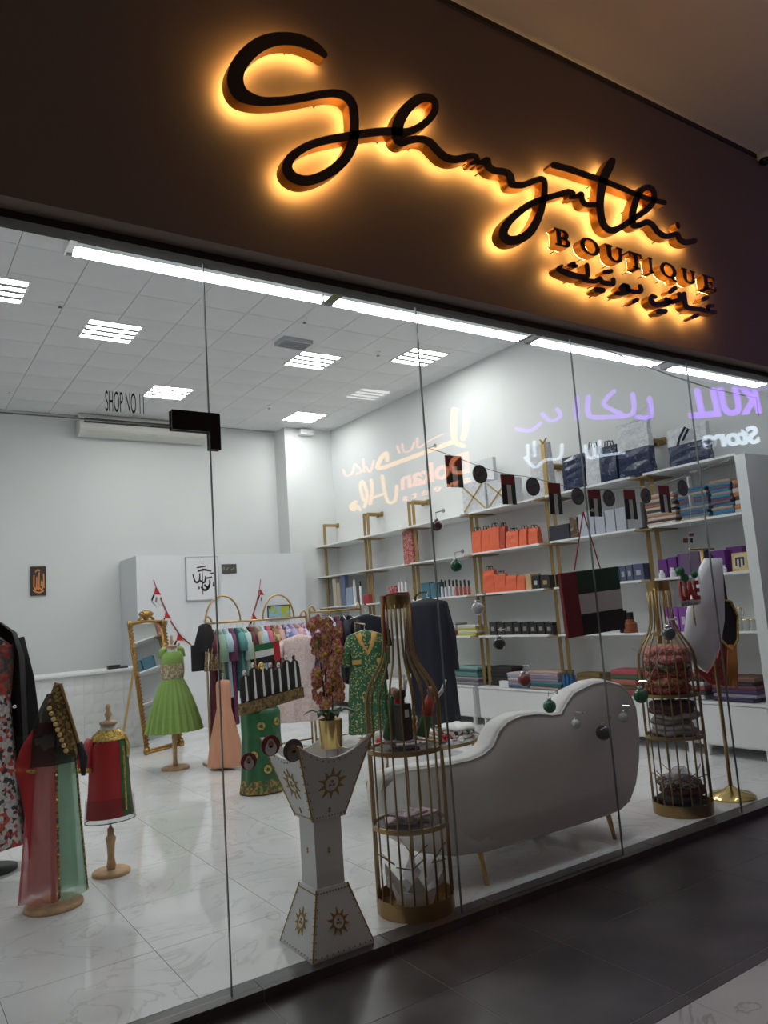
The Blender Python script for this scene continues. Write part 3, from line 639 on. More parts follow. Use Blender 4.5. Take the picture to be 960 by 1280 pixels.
# ------------------------------------------------------------------ dress forms
def dress_form(name, label, loc, H, zb, neck_r, base_r, yaw=0, cat='dress form'):
    """H total height, zb: bust bottom height; bust to H-.13"""
    t_ = T(name, label, cat, loc, yaw)
    MB().lathe([(.001, 0), (base_r, 0), (base_r, .018), (base_r*.92, .026), (.001, .028)], seg=28).build('base', WOOD, t_, True)
    MB().lathe([(.02, .02), (.03, .05), (.022, .10), (.026, zb*.45), (.034, zb*.55), (.02, zb*.6), (.02, zb*.7)], seg=12).build('turned_post', WOOD, t_, True)
    MB().tube([(0, 0, zb*.65), (0, 0, zb+.15)], .011, 8).build('pole', CHROME, t_, True)
    top = H-.13
    MB().lathe([(neck_r*2.0, zb), (neck_r*2.2, zb+(top-zb)*.25), (neck_r*1.9, zb+(top-zb)*.45), (neck_r*2.3, zb+(top-zb)*.72), (neck_r*2.1, zb+(top-zb)*.84), (neck_r*1.1, zb+(top-zb)*.92), (neck_r, top)], seg=18, sy=.75).build('torso', CREAM, t_, True)
    MB().lathe([(neck_r*1.15, top), (neck_r*1.15, top+.015), (.02, top+.02), (.014, top+.035), (.024, top+.06), (.012, top+.085), (.018, top+.10), (.012, top+.125), (.001, top+.13)], seg=14).build('neck_cap', mat('turned_wood', (.62, .40, .25), .4), t_, True)
    return t_
def skirt(mb, prof, seg, folds, amp, c=(0, 0, 0), sy=.8, ph=0):
    R = []
    n = len(prof)
    for i, (r, z) in enumerate(prof):
        a = amp*(i/(n-1))**.8
        R.append([(c[0]+r*math.cos(2*PI*j/seg)*(1+a*math.sin(folds*2*PI*j/seg+ph)), c[1]+r*sy*math.sin(2*PI*j/seg)*(1+a*math.sin(folds*2*PI*j/seg+ph)), c[2]+z) for j in range(seg)])
    return mb.rings(R, False, False)
# green satin dress
g = dress_form('dress_form', 'small wooden dress form in a lime green satin dress', (2.78, 5.28, 0), 1.45, .62, .055, .15)
LIME = mat('lime_satin', (.25, .40, .09), .42, sheen=.2)
skirt(MB(), [(.115, .97), (.15, .90), (.21, .75), (.27, .55), (.30, .40)], 150, 22, .085).build('skirt', LIME, g, True)
skirt(MB(), [(.095, 1.27), (.125, 1.22), (.13, 1.14), (.115, .97)], 30, 3, 0).build('bodice', LIME, g, True)
skirt(MB(), [(.128, 1.14), (.134, 1.09), (.131, 1.02), (.119, .97)], 30, 3, 0).build('beaded_waist', pattern('beads', [(.45, .36, .22), (.60, .55, .40), (.20, .28, .08), (.50, .25, .22)], 60), g, True)
for s in (-1, 1): MB().tube([(s*.11, 0, 1.20), (s*.105, .0, 1.28), (s*.075, 0, 1.31)], [.045, .04, .03], 8, flat=(1, .6)).build('shoulder_strap', LIME, g, True)
# red and green child tunic
r = dress_form('dress_form', 'child dress form in a red and green tunic with gold neckline', (1.30, 2.10, 0), 1.07, .40, .05, .118)
RED = mat('red_satin', (.42, .008, .014), .45); GRN = mat('emerald_satin', (.012, .16, .035), .45); GLIT = pattern('gold_glitter', [(.55, .34, .06), (.78, .55, .16), (.34, .20, .03), (.62, .42, .10)], 90, metal=.5, rough=.4)
def half_tube(prof, a0, a1, seg=16, sy=.75, c=(0, 0, 0), folds=0, amp=0):
    R = []
    for i, (rr, z) in enumerate(prof):
        k = i/(len(prof)-1)
        R.append([(c[0]+rr*math.cos(a0+(a1-a0)*j/seg)*(1+amp*k*math.sin(folds*j/seg*PI)), c[1]+sy*rr*math.sin(a0+(a1-a0)*j/seg)*(1+amp*k*math.sin(folds*j/seg*PI)), c[2]+z) for j in range(seg+1)])
    return MB().rings(R, False, False, False)
body = [(.095, .86), (.125, .80), (.125, .68), (.135, .52), (.15, .36)]
half_tube(body, math.radians(95), math.radians(292)).build('red_panel', RED, r, True)
half_tube(body, math.radians(292), math.radians(330)).build('green_panel', mat('green_sheen', (.03, .14, .03), .5), r, True)
half_tube(body, math.radians(330), math.radians(455)).build('dark_panel', mat('plum_sheen', (.16, .02, .04), .5), r, True)
half_tube([(.152, .48), (.158, .335)], math.radians(95), math.radians(455), 30, .75, folds=12, amp=.02).build('sheer_hem', sheer('black_tulle', (.02, .02, .02), .22), r, True)
MB().tube([(.159*math.cos(q*PI/14), .119*math.sin(q*PI/14), .335) for q in range(29)], .003, 5).build('hem_cord', BLACKF, r)
skirt(MB(), [(.065, .905), (.10, .872), (.118, .84)], 24, 3, 0, sy=.78).build('gold_yoke', GLIT, r, True)
half_tube([(.112, .86), (.131, .80), (.130, .72)], math.radians(318), math.radians(372), 10, .77).build('gold_panel', GLIT, r, True)
for s, mm in ((-1, RED),):
    MB().tube([(s*.10, 0, .845), (s*.155, -.01, .76), (s*.175, -.015, .665)], [.045, .055, .062], 10, flat=(1, .7)).build('sleeve', mm, r, True)
    MB().tube([(s*.172, -.0145, .69), (s*.176, -.0155, .66)], [.062, .064], 10, flat=(1, .72)).build('cuff', GLIT, r, True)
MB().tube([(.065, -.105, .80), (.075, -.11, .4)], .006, 5).build('gold_edging', GLIT, r)
# long sheer red and green thobe with a gold headpiece
a = T('dress_form', 'form draped in a sheer red and green robe with gold tasselled headpiece', 'dress form', (.89, 1.75, 0))
MB().lathe([(.001, 0), (.16, 0), (.16, .02), (.15, .028), (.001, .03)], seg=28).build('base', WOOD, a, True)
MB().tube([(0, 0, .02), (0, 0, .8)], .014, 8).build('pole', WOOD, a, True)
MB().lathe([(.10, .72), (.11, .84), (.12, .95), (.06, 1.03), (.05, 1.10), (.03, 1.16)], seg=18, sy=.75).build('torso', CREAM, a, True)
SR, SG = sheer('sheer_red', (.62, .10, .10), .55), sheer('sheer_green', (.22, .55, .32), .56)
prof = [(.075, 1.04), (.115, .96), (.13, .80), (.145, .55), (.165, .28), (.182, .06)]
half_tube(prof, math.radians(110), math.radians(272), 40, .7, folds=9, amp=.07).build('red_panel', SR, a, True)
half_tube(prof, math.radians(272), math.radians(470), 40, .7, folds=9, amp=.07).build('green_panel', SG, a, True)
skirt(MB(), [(.07, 1.0), (.10, .8), (.12, .5), (.135, .1)], 40, 7, .05, sy=.7).build('underdress', sheer('inner_veil', (.52, .42, .40), .6), a, True)
MB().tube([(-.07, 0, .99), (-.12, -.02, .90), (-.155, -.03, .80), (-.14, -.04, .70), (-.135, -.05, .52), (-.13, -.05, .30)], [.04, .055, .06, .045, .02, .008], 12, flat=(1, .65)).build('red_sleeve', sheer('sheer_red2', (.55, .03, .035), .62), a, True)
MB().tube([(-.10, -.07, .775), (-.21, -.05, .80)], .010, 6).build('sleeve_border', GLIT, a)
for ang in (272, 345):
    t2 = math.radians(ang); m_ = MB(); m_.tube([(rr*1.01*math.cos(t2), rr*1.01*.7*math.sin(t2), z) for rr, z in prof], .008, 5); m_.build('gold_edging', pattern('dark_gold_trim', [(.10, .05, .02), (.35, .2, .05)], 80), a)
    m_ = MB()
    for k in range(10):
        q = k/9*(len(prof)-1.01); i0 = int(q); fr = q-i0; rr = prof[i0][0]+(prof[i0+1][0]-prof[i0][0])*fr; z = prof[i0][1]+(prof[i0+1][1]-prof[i0][1])*fr
        m_.ball((rr*1.03*math.cos(t2), rr*1.03*.7*math.sin(t2), z), .009, 6, 4)
    o = m_.build('bead_row', BRASS, a, True); o['kind'] = 'stuff'
half_tube([(.025, 1.20), (.065, 1.12), (.11, 1.0), (.14, .90), (.15, .80)], math.radians(90), math.radians(450), 36, .75, folds=14, amp=.05).build('black_veil', sheer('black_veil', (.012, .014, .012), .74), a, True)
# headpiece: slanted gold band with coins hanging in front of the veil
hp = [(.0, -.10, 1.27), (.03, -.105, 1.26), (.125, -.12, .90), (.105, -.15, .83), (.05, -.15, .86), (-.045, -.13, 1.16)]
MB().add([Vector(q) for q in hp]+[Vector(q)+Vector((.004, .02, 0)) for q in hp], [(0, 1, 2, 3, 4, 5), (11, 10, 9, 8, 7, 6)]+[(i, (i+1) % 6, 6+(i+1) % 6, 6+i) for i in range(6)]).build('gold_band', pattern('band_gold', [(.09, .055, .015), (.22, .14, .03), (.05, .03, .012), (.32, .22, .06)], 70, metal=.4, rough=.45), a)
MB().tube([(.03, -.115, 1.262), (.08, -.125, 1.07), (.125, -.13, .90)], .009, 6).build('band_edge', GOLD, a)
for k in range(9):
    f_ = k/8; MB().ball((-.04+f_*.085, -.158, 1.13-f_*.25), .014, 8, 5).build('coin_bead', GOLD, a, True)
MB().tube([(.125, -.12, .91), (.15, -.12, .82), (.147, -.12, .72)], [.02, .026, .012], 7).build('tassel', BLACKF, a, True)
# black open robe over floral dress at the left edge
ab = T('dress_form', 'tall form in an open black robe over a red floral gown', 'dress form', (.68, 2.78, 0))
MB().lathe([(.001, 0), (.17, 0), (.17, .02), (.001, .025)], seg=24).build('base', DARK, ab, True)
MB().tube([(0, 0, .02), (0, 0, 1.45)], .015, 8).build('pole', CHROME, ab, True)
FLOR = pattern('floral_print', [(.52, .50, .48), (.60, .58, .55), (.50, .05, .03), (.40, .38, .36), (.03, .03, .03), (.6, .58, .56)], 44)
skirt(MB(), [(.05, 1.57), (.13, 1.50), (.15, 1.35), (.13, 1.12), (.17, .6), (.21, .15)], 48, 8, .05, sy=.7).build('floral_gown', FLOR, ab, True)
half_tube([(.07, 1.66), (.17, 1.58), (.22, 1.42), (.235, 1.1), (.26, .6), (.29, .14)], math.radians(-40), math.radians(215), 44, .75, folds=10, amp=.04).build('black_robe', mat('black_crepe', (.010, .010, .012), .7), ab, True)
MB().tube([(.17, 0, 1.54), (.215, -.02, 1.25), (.235, -.04, 1.0), (.24, -.05, .80)], [.05, .065, .07, .075], 12, flat=(1, .55)).build('robe_sleeve', sheer('black_crepe_thin', (.010, .010, .012), .93), ab, True)
MB().tube([(0, 0, 1.58), (0, 0, 1.68)], .05, 10).build('neck', CREAM, ab, True)
MB().ball((.13, -.17, 1.08), .014).build('brooch', CHROME, ab, True)
half_tube([(.152, 1.50), (.156, 1.38), (.140, 1.16)], math.radians(200), math.radians(340), 20, .72).build('lace_yoke', pattern('lace_red', [(.30, .02, .02), (.06, .05, .05), (.45, .06, .03), (.10, .10, .09)], 40), ab, True)
# ------------------------------------------------------------------ garments
HANG = mat('clear_hanger', (.72, .72, .70), .3)
def garment(name, label, loc, yaw, L, wt, wb, m, dep=.12, sl=.0, folds=7, amp=.05, group=None, hook=.07, m2=None, band=.0, cat='garment', hanger=True, waist=None, sleeve_m=None):
    """loc = top of hanger hook on the rail; shoulder line along local x"""
    t_ = T(name, label, cat, loc, yaw, group)
    z0 = -hook
    prof = [(.05, z0), (.07, z0-.012), (wt/2, z0-.05), (wt/2*1.0, z0-.10)]
    if waist: prof += [(waist/2, z0-.10-(L-.1)*.33)]
    else: prof += [(wt/2*.97, z0-.10-(L-.1)*.25)]
    prof += [((wt*.35+wb*.65)/2, z0-.10-(L-.1)*.65), (wb/2, z0-L)]
    ph = random.random()*6
    seg = 40
    def ring(r_, z, k):
        d = min(dep/2*(1+.6*k), r_*.9)
        return [(r_*math.cos(2*PI*j/seg)*(1+amp*k*.4*math.sin(folds*2*PI*j/seg+ph)), d*math.sin(2*PI*j/seg)*(1+amp*3*k*math.sin(folds*2*PI*j/seg+ph)), z) for j in range(seg)]
    n = len(prof); R = [ring(r_, z, max(0, (i-2)/(n-3))) for i, (r_, z) in enumerate(prof)]
    MB().rings(R, True, False).build('body', m, t_, True)
    if m2:
        i = n-1; rr, zz = prof[-1]; MB().rings([ring(rr*1.015, zz+band, .95), ring(rr*1.02, zz-.004, 1)], False, False).build('hem_border', m2, t_, True)
    if sl:
        for s in (-1, 1):
            MB().tube([(s*(wt/2-.03), 0, z0-.07), (s*(wt/2+.03), 0, z0-.10-sl*.45), (s*(wt/2+.035), 0, z0-.1-sl)], [.04, .05, .055], 9, flat=(.7, 1) if False else None).build('sleeve', sleeve_m or m, t_, True)
    if hanger:
        h = MB(); h.tube([(0, 0, z0+.0), (0, 0, -.028), (.012, 0, -.006), (0, 0, .006), (-.014, 0, -.006)], .0028, 5); h.tube([(-wt/2+.03, 0, z0-.045), (0, 0, z0+.004), (wt/2-.03, 0, z0-.045)], .006, 5); h.build('hanger', HANG, t_)
    return t_
def rack(name, label, x0, x1, y, zr, arches=(), hooks=True, group='gold clothes rails'):
    t_ = T(name, label, 'clothes rail', ((x0+x1)/2, y, 0), 0, group); c = (x0+x1)/2
    MB().tube([(x0-c, 0, zr), (x1-c, 0, zr)], .012, 8).build('rail', GOLD, t_, True)
    for x in (x0, x1):
        s = -1 if x == x0 else 1
        pts = [(x-c, 0, 0), (x-c, 0, zr-.03)]
        if hooks: pts += [(x-c, 0, zr+.05), (x-c-s*.03, 0, zr+.075), (x-c-s*.06, 0, zr+.05), (x-c-s*.075, 0, zr)]
        MB().tube(pts, .012, 8).build('upright', GOLD, t_, True)
        MB().tube([(x-c, -.22, .012), (x-c, .22, .012)], .012, 8).build('foot', GOLD, t_, True)
    MB().tube([(x0-c, 0, .12), (x1-c, 0, .12)], .009, 6).build('lower_rail', GOLD, t_, True)
    for a0, a1, h in arches:
        r_ = (a1-a0)/2; pts = [(a0-c, 0, zr)]+[((a0+a1)/2-c+r_*math.cos(PI-PI*k/14), 0, zr+h*math.sin(PI*k/14)) for k in range(1, 14)]+[(a1-c, 0, zr)]
        MB().tube(pts, .011, 8).build('arch', GOLD, t_, True)
    return t_
RY = 5.0; ZR = 1.55
xa = [P(px, 782, 1, RY).x for px in (257, 301, 312, 329, 368, 383)]
rack('clothes_rail', 'gold rail with twin arches crowded with childrens dresses', xa[0], xa[5], RY, ZR, [(xa[0], xa[1], .30), (xa[3], xa[4], .28)], True)
RY2 = 4.9
xb = [P(px, 768, 1, RY2).x for px in (384, 451)]
rack('clothes_rail', 'gold rail with hooked ends holding dark and printed dresses', xb[0]+.03, xb[1], RY2, 1.60)
# colours in order along the rail (left to right in the shop)
FM = {
 'sage': mat('sage_cloth', (.27, .40, .31), .7), 'plum': mat('plum_cloth', (.16, .03, .10), .7), 'sky': mat('sky_cloth', (.42, .58, .66), .7), 'teal': mat('teal_cloth', (.10, .30, .30), .7),
 'mint': mat('mint_cloth', (.45, .60, .52), .7), 'pink': mat('hot_pink_cloth', (.60, .12, .20), .7), 'beige': mat('beige_cloth', (.45, .36, .26), .7), 'lilac': mat('lilac_cloth', (.42, .35, .55), .7),
 'rose': mat('rose_cloth', (.62, .36, .36), .7), 'blueprint': pattern('blue_print', [(.20, .26, .48), (.50, .52, .62), (.12, .16, .36), (.55, .40, .52)], 40), 'lilacprint': pattern('lilac_print', [(.55, .45, .65), (.40, .28, .50), (.70, .62, .72), (.30, .20, .42)], 45),
 'goldprint': pattern('gold_print', [(.45, .32, .12), (.30, .16, .06), (.55, .42, .22), (.18, .14, .10)], 40), 'wine': mat('wine_cloth', (.10, .008, .022), .7), 'black': BLACKF, 'navy': NAVY, 'grey': mat('grey_cloth', (.35, .37, .38), .7), 'peach': mat('peach_cloth', (.75, .36, .22), .6),
}
seq = [('wine', .98, .30, 'dark wine dress with yellow hem'), ('sage', .92, .32, 'sage green long dress'), ('sky', .55, .30, 'pale blue dress hung between sage and plum'), ('plum', .85, .30, 'plum purple long dress'), ('teal', .50, .30, 'teal green short dress'), ('mint', .60, .32, 'mint green dress beside the first arch'), ('wine', .80, .30, 'wine red pleated dress'), ('beige', .62, .34, 'beige striped flared dress'), ('sky', .42, .36, 'light blue short sleeved blouse'), ('pink', .55, .30, 'hot pink dress'), ('goldprint', .60, .32, 'brown gold printed dress'), ('rose', .58, .32, 'dusty rose dress under second arch'), ('blueprint', .70, .34, 'blue violet printed dress'), ('lilac', .62, .32, 'lilac dress beside the printed one'), ('rose', .44, .32, 'rose pink blouse at second arch end'), ('lilacprint', .78, .36, 'purple lace printed dress')]
n_ = len(seq)
for i, (c, L, wt, lb) in enumerate(seq):
    x = xa[0]+.07+(xa[5]-xa[0]-.14)*i/(n_-1)
    garment('hanging_dress', lb+' on twin arched rail', (x, RY+random.uniform(-.01, .01), ZR), PI/2+random.uniform(-.3, .05), L+.20, wt, wt*1.15, FM[c], .055, .16 if i % 2 == 0 else .26, group='dresses on the twin arched rail', amp=.09, m2=mat('yellow_border', (.62, .42, .03), .6) if i == 0 else None, band=.05)
seq2 = [('lilacprint', .66, .36, 'lilac floral dress'), ('goldprint', .5, .34, 'mustard printed dress'), ('sky', .5, .34, 'pale blue satin dress'), ('wine', .6, .36, 'maroon velvet dress'), ('navy', .80, .46, 'wide navy robe'), ('black', .84, .46, 'wide black robe'), ('navy', .8, .44, 'dark navy robe closest to the hooked end')]
for i, (c, L, wt, lb) in enumerate(seq2):
    x = xb[0]+.10+(xb[1]-xb[0]-.16)*i/(len(seq2)-1)
    garment('hanging_dress', lb+' on the hooked rail', (x, RY2 if i < 6 else RY2-.2, 1.60), PI/2+random.uniform(-.4, -.1) if i < 6 else -.35, L, wt, wt*1.1, FM[c], .065 if i < 6 else .12, .3, group='dresses on the hooked rail', amp=.08)
# pale pink embroidered dress hanging in front
p = P(378, 800, 1, 4.55)
PINK = pattern('pale_pink_floral', [(.72, .58, .55), (.75, .62, .59), (.70, .50, .46), (.76, .64, .62)], 14, 'noise')
garment('hanging_dress', 'pale pink embroidered girls dress hanging in front of rail', (p.x, 4.62, 1.42), -.25, .95, .42, .58, PINK, .16, .13, folds=9, amp=.06, waist=.30)
# green patterned dress with mustard collar
p = P(456, 795, 1, 4.3)
GP = pattern('green_dotted', [(.42, .36, .16), (.015, .10, .04), (.012, .085, .035), (.02, .12, .05), (.015, .10, .04), (.012, .09, .035)], 75)
gd = garment('hanging_dress', 'green dotted dress with mustard yoke on white hanger', (p.x, 4.3, 1.42), -.3, 1.15, .40, .52, GP, .16, .3, folds=8)
MB().tube([(-.10, -.075, -.10), (-.05, -.085, -.24), (0, -.09, -.33), (.05, -.085, -.24), (.10, -.075, -.10)], [.035, .03, .03, .03, .035], 8, flat=(1, .4)).build('mustard_collar', mat('mustard', (.55, .30, .06), .6), gd, True)
MB().box((0, -.088, -.42), (.38, .01, .05)).build('mustard_band', mat('mustard', (.55, .30, .06), .6), gd)
gs_ = T('garment_stand', 'thin gold stand carrying the green dotted dress', 'garment stand', (p.x, 4.50, 0)); MB().lathe([(.001, 0), (.14, 0), (.14, .012), (.001, .016)], seg=18).build('base', GOLD, gs_, True); MB().tube([(0, 0, .01), (0, 0, 1.44), (0, -.21, 1.42)], .009, 6).build('pole', GOLD, gs_, True)
# long dark navy robe hanging left of the shelves
p = P(530, 750, 1, 4.0)
st_ = T('garment_stand', 'slim dark stand carrying the long navy robe', 'garment stand', (p.x+.08, 4.28, 0))
MB().lathe([(.001, 0), (.16, 0), (.16, .015), (.001, .02)], seg=20).build('base', DARK, st_, True); MB().tube([(0, 0, .01), (0, 0, 1.70)], .012, 8).build('pole', DARK, st_); MB().tube([(0, 0, 1.70), (-.03, -.14, 1.74), (-.03, -.28, 1.74)], .010, 6).build('crossbar', DARK, st_)
garment('hanging_robe', 'long plain navy black robe behind the birdcage', (p.x+.05, 4.0, 1.74), -.45, 1.55, .46, .58, NAVY, .22, .75, folds=9, amp=.05)
# peach gown
p = P(283, 868, 1, 4.75)
garment('hanging_dress', 'peach flared gown with bell hem touching the floor', (p.x-.02, 4.78, 1.0), -.6, .90, .16, .40, FM['peach'], .16, 0, folds=7, amp=.06, hanger=True)
pst = T('garment_stand', 'thin gold stand carrying the peach gown', 'garment stand', (p.x-.02, 4.90, 0)); MB().lathe([(.001, 0), (.12, 0), (.12, .012), (.001, .016)], seg=18).build('base', GOLD, pst, True); MB().tube([(0, 0, .01), (0, 0, 1.02), (0, -.12, 1.0)], .008, 6).build('pole', GOLD, pst, True)
# black bag with gold tassels hanging at the rail end
bx = xa[0]-.06
bg = T('tasselled_garment', 'black tunic with gold tassels hanging off the rail end', 'garment', (bx, 4.86, 1.55))
skirt(MB(), [(.03, .0), (.07, -.02), (.11, -.15), (.15, -.30)], 24, 6, .06, sy=.5).build('upper_body', BLACKF, bg, True)
MB().box((-.10, -.03, -.36), (.14, .05, .28)).build('sleeve_panel', BLACKF, bg)
for k in range(9): MB().tube([(-.02+k*.022, -.06-.01*(k % 2), -.27), (-.035+k*.024, -.07, -.40), (-.045+k*.024, -.07, -.51)], [.005, .008, .010], 6).build('tassel', pattern('tassel_gold', [(.35, .25, .12), (.20, .13, .06), (.5, .38, .2)], 90), bg, True)
MB().tube([(0, 0, .0), (0, .06, .04), (.06, .14, .0)], .003, 5).build('hook', CHROME, bg)
# green gold robe on a low form + standing cut-out figures
gf = T('dress_form', 'low form draped in an emerald robe with gold medallions', 'dress form', (2.99, 3.45, 0))
EM = mat('emerald_brocade', (.006, .115, .034), .4, sheen=.15, var=.3, vscale=14)
skirt(MB(), [(.02, .745), (.17, .74), (.185, .70), (.18, .5), (.19, .28), (.205, .02)], 72, 9, .05, sy=.85).build('robe', EM, gf, True)
skirt(MB(), [(.202, .13), (.218, .012)], 72, 9, .045, sy=.85).build('gold_hem', pattern('gold_hem', [(.30, .20, .05), (.02, .12, .04), (.42, .30, .08), (.16, .10, .03)], 50), gf, True)
for aa, zz in ((250, .60), (285, .42), (228, .35), (262, .22), (300, .62)):
    t2 = math.radians(aa); rr = .192+(.5-zz)*.05; q = Vector((rr*math.cos(t2), rr*.85*math.sin(t2), zz)); nn = Vector((math.cos(t2), math.sin(t2)*.9, 0)).normalized()
    MB().tube([q-nn*.01, q+nn*.008], .036, 14).build('medallion', GLIT, gf); MB().tube([q+nn*.006, q+nn*.012], .017, 10).build('medallion_centre', EM, gf)
q0, q1 = P(303, 894, 1, 3.25), P(376, 872, 1, 3.55)
dv = (q1-q0); Lb = Vector((dv.x, dv.y, 0)).length; yw = math.atan2(dv.y, dv.x); rl = -math.atan2(dv.z, Lb)
cb = T('figure_board', 'tabletop cutout of seven robed figures on a gold base', 'decoration', (q0.x, q0.y, q0.z), 0, None, (0, rl, yw))
MB().b2((-.02, -.03, 0), (Lb+.02, .03, .10)).build('gold_base', pattern('base_gold', [(.16, .10, .03), (.26, .17, .05), (.08, .05, .02), (.22, .14, .05)], 45, metal=.3, rough=.5), cb)
WHK = mat('kandura_white', (.72, .71, .69), .7); SKIN = mat('figure_skin', (.42, .24, .16), .7); BISHT = mat('bisht_black', (.012, .010, .010), .6)
for k in range(7):
    x = .07+k*(Lb-.12)/6; h = .30+.02*((k*3) % 4)
    fg = MB().prism([(-.07, 0), (.07, 0), (.066, h*.55), (.05, h*.74), (.014, h*.80), (-.014, h*.80), (-.05, h*.74), (-.066, h*.55)], lambda u, v, d: (x+u, d, .10+v), -.006, .006).build('figure', BISHT, cb)
    MB().prism([(-.016, .01), (.012, .01), (.011, h*.76), (-.008, h*.76)], lambda u, v, d: (x+u, d, .10+v), -.010, -.0058).build('white_robe_strip', WHK, fg)
    MB().lathe([(.001, -.024), (.018, -.02), (.022, 0), (.018, .02), (.001, .026)], (x, 0, .10+h*.86), 10, 1, .6).build('headscarf', WHK if k != 6 else BISHT, fg, True)
    MB().ball((x, -.012, .10+h*.855), .011, 8, 5).build('face', SKIN, fg, True)
fh = .40
MB().tube([(.25, .02, .08), (.25, .03, fh+.22)], .005, 6).build('flag_pole', GOLD, cb)
for k, mm in enumerate((BLACKF, WHITEF, GREENF)): MB().box((.38, .03, fh+.03+k*.06), (.26, .006, .06)).build('flag_stripe', mm, cb)
MB().box((.55, .03, fh+.09), (.09, .0062, .18)).build('flag_band', REDF, cb)
MB().lathe([(.001, 0), (.03, 0), (.035, .03), (.02, .06), (.001, .07)], (.27, -.02, fh-.04), 12).build('crest', BRASS, cb, True)
# folded notes leaning: small framed card by the robe
# ------------------------------------------------------------------ wall shelving
LV = [2.765, 2.22, 1.685, 1.145]; CABZ = .50; SF = 6.55
XF = 6.68; SD = XR-XF
YP = [8.60, 7.20, 5.93, 4.52, 3.12, 1.74, .64]
BAYN = ['the corner pillar', 'the second bay', 'the third bay', 'the fourth bay', 'the fifth bay', 'the white end panel']
for i, y in enumerate(YP[:-1]):
    t_ = T('shelf_support', ['gold tube shelf support beside the corner pillar', 'gold twin tube shelf support next after the pillar one', 'gold twin tube shelf support right of the navy robe', 'gold twin tube shelf support left of the orange bags', 'gold twin tube shelf support left of the hanging flag', 'gold twin tube shelf support behind the farther birdcage'][i], 'shelf support', (XR, y, 0), 0, 'gold shelf supports')
    for k, dy in enumerate((0,) if i == 0 else (-.055, .055)):
        MB().tube([(XF-XR+.03, dy, CABZ), (XF-XR+.03, dy, 3.14), (XF-XR+.03, dy, 3.16)], .029, 4).build('post', POSTG, t_)
        MB().tube([(XF-XR+.018, dy, 3.15), (-.01, dy, 3.15)], .024, 4).build('top_arm', POSTG, t_)
        MB().box((-.012, dy, 3.15), (.024, .075, .075)).build('wall_plate', POSTG, t_)
    for z in LV: MB().box((-.225, 0, z-.022), (.43, .24 if i else .12, .012)).build('shelf_bracket', POSTG, t_)
for i in range(6):
    for k, z in enumerate(LV):
        o = MB().b2((SF, YP[i+1]+(.082 if i < 5 else .0), z-.016), (XR, YP[i]-(.082 if i else -.06), z+.006)).build('shelf_board', LACQ)
        tag(o, 'white %s shelf board of the bay %s' % (['top', 'upper middle', 'lower middle', 'lowest'][k], ['touching the corner pillar', 'left of the navy robe', 'behind the navy robe', 'with the orange bags', 'behind the hanging flag', 'ending at the white end panel'][i]), 'shelf', 'white shelf boards')
# base cabinets
YC = [(8.55, 7.25), (7.15, 5.98), (5.90, 4.62), (4.52, 2.72), (2.60, 1.42), (1.36, .64)]
CX = 6.56
for i, (ya, yb) in enumerate(YC):
    t_ = T('base_cabinet', ['low white cabinet by the corner pillar', 'low white cabinet behind the green dotted dress', 'low white cabinet behind the navy robe', 'long low white cabinet topped with folded clothes piles', 'low white cabinet topped with blue bottles behind sofa', 'low white cabinet beside the white end panel'][i], 'cabinet', (XR-.022, (ya+yb)/2, 0), 0, 'low white cabinets')
    h = (ya-yb)/2; d = CX-XR
    MB().b2((d+.02, -h, .10), (0, h, CABZ-.02)).build('body', LACQ, t_)
    MB().b2((d, -h-.005, CABZ-.02), (0, h+.005, CABZ)).build('top', LACQ, t_)
    MB().b2((d, -h+.008, .115), (d+.02, h-.008, CABZ-.03)).build('door', LACQ, t_, bevel=.003)
    for s in (-1, 1):
        for x in (d+.05, -.05): MB().b2((x-.02, s*(h-.06)-.02, 0), (x+.02, s*(h-.06)+.02, .10)).build('leg', LACQ, t_)
# ------------------------------------------------------------------ goods on the shelves
def span(px0, px1, z, x=SF+.03):
    a, b = y_at(px0, x, z), y_at(px1, x, z); return (a+b)/2, abs(a-b)
ORG = mat('orange_paper', (.72, .13, .055), .6); ORGD = mat('orange_paper_dark', (.40, .05, .02), .6)
def top_h(y, x, z, py): return max(.03, z_at(x, y, py)-z)
def boxthing(name, label, cat, px0, px1, z, py, m, dep=.18, x=None, lid=None, m2=None, group=None, shrink=.94):
    x = x or SF+.06; yc, wd = span(px0, px1, z, x); h = top_h(yc, x, z, py)
    t_ = T(name, label, cat, (x+dep/2, yc, z+.006), 0, group)
    MB().b2((-dep/2, -wd*shrink/2, 0), (dep/2, wd*shrink/2, h)).build('carton', m, t_, bevel=.003)
    if lid: MB().b2((-dep/2-.003, -wd*shrink/2-.003, h*.72), (dep/2+.003, wd*shrink/2+.003, h+.003)).build('lid', lid, t_)
    if m2: MB().b2((-dep/2-.002, -wd*shrink*.22, h*.3), (-dep/2, wd*shrink*.22, h*.62)).build('label', m2, t_)
    return t_
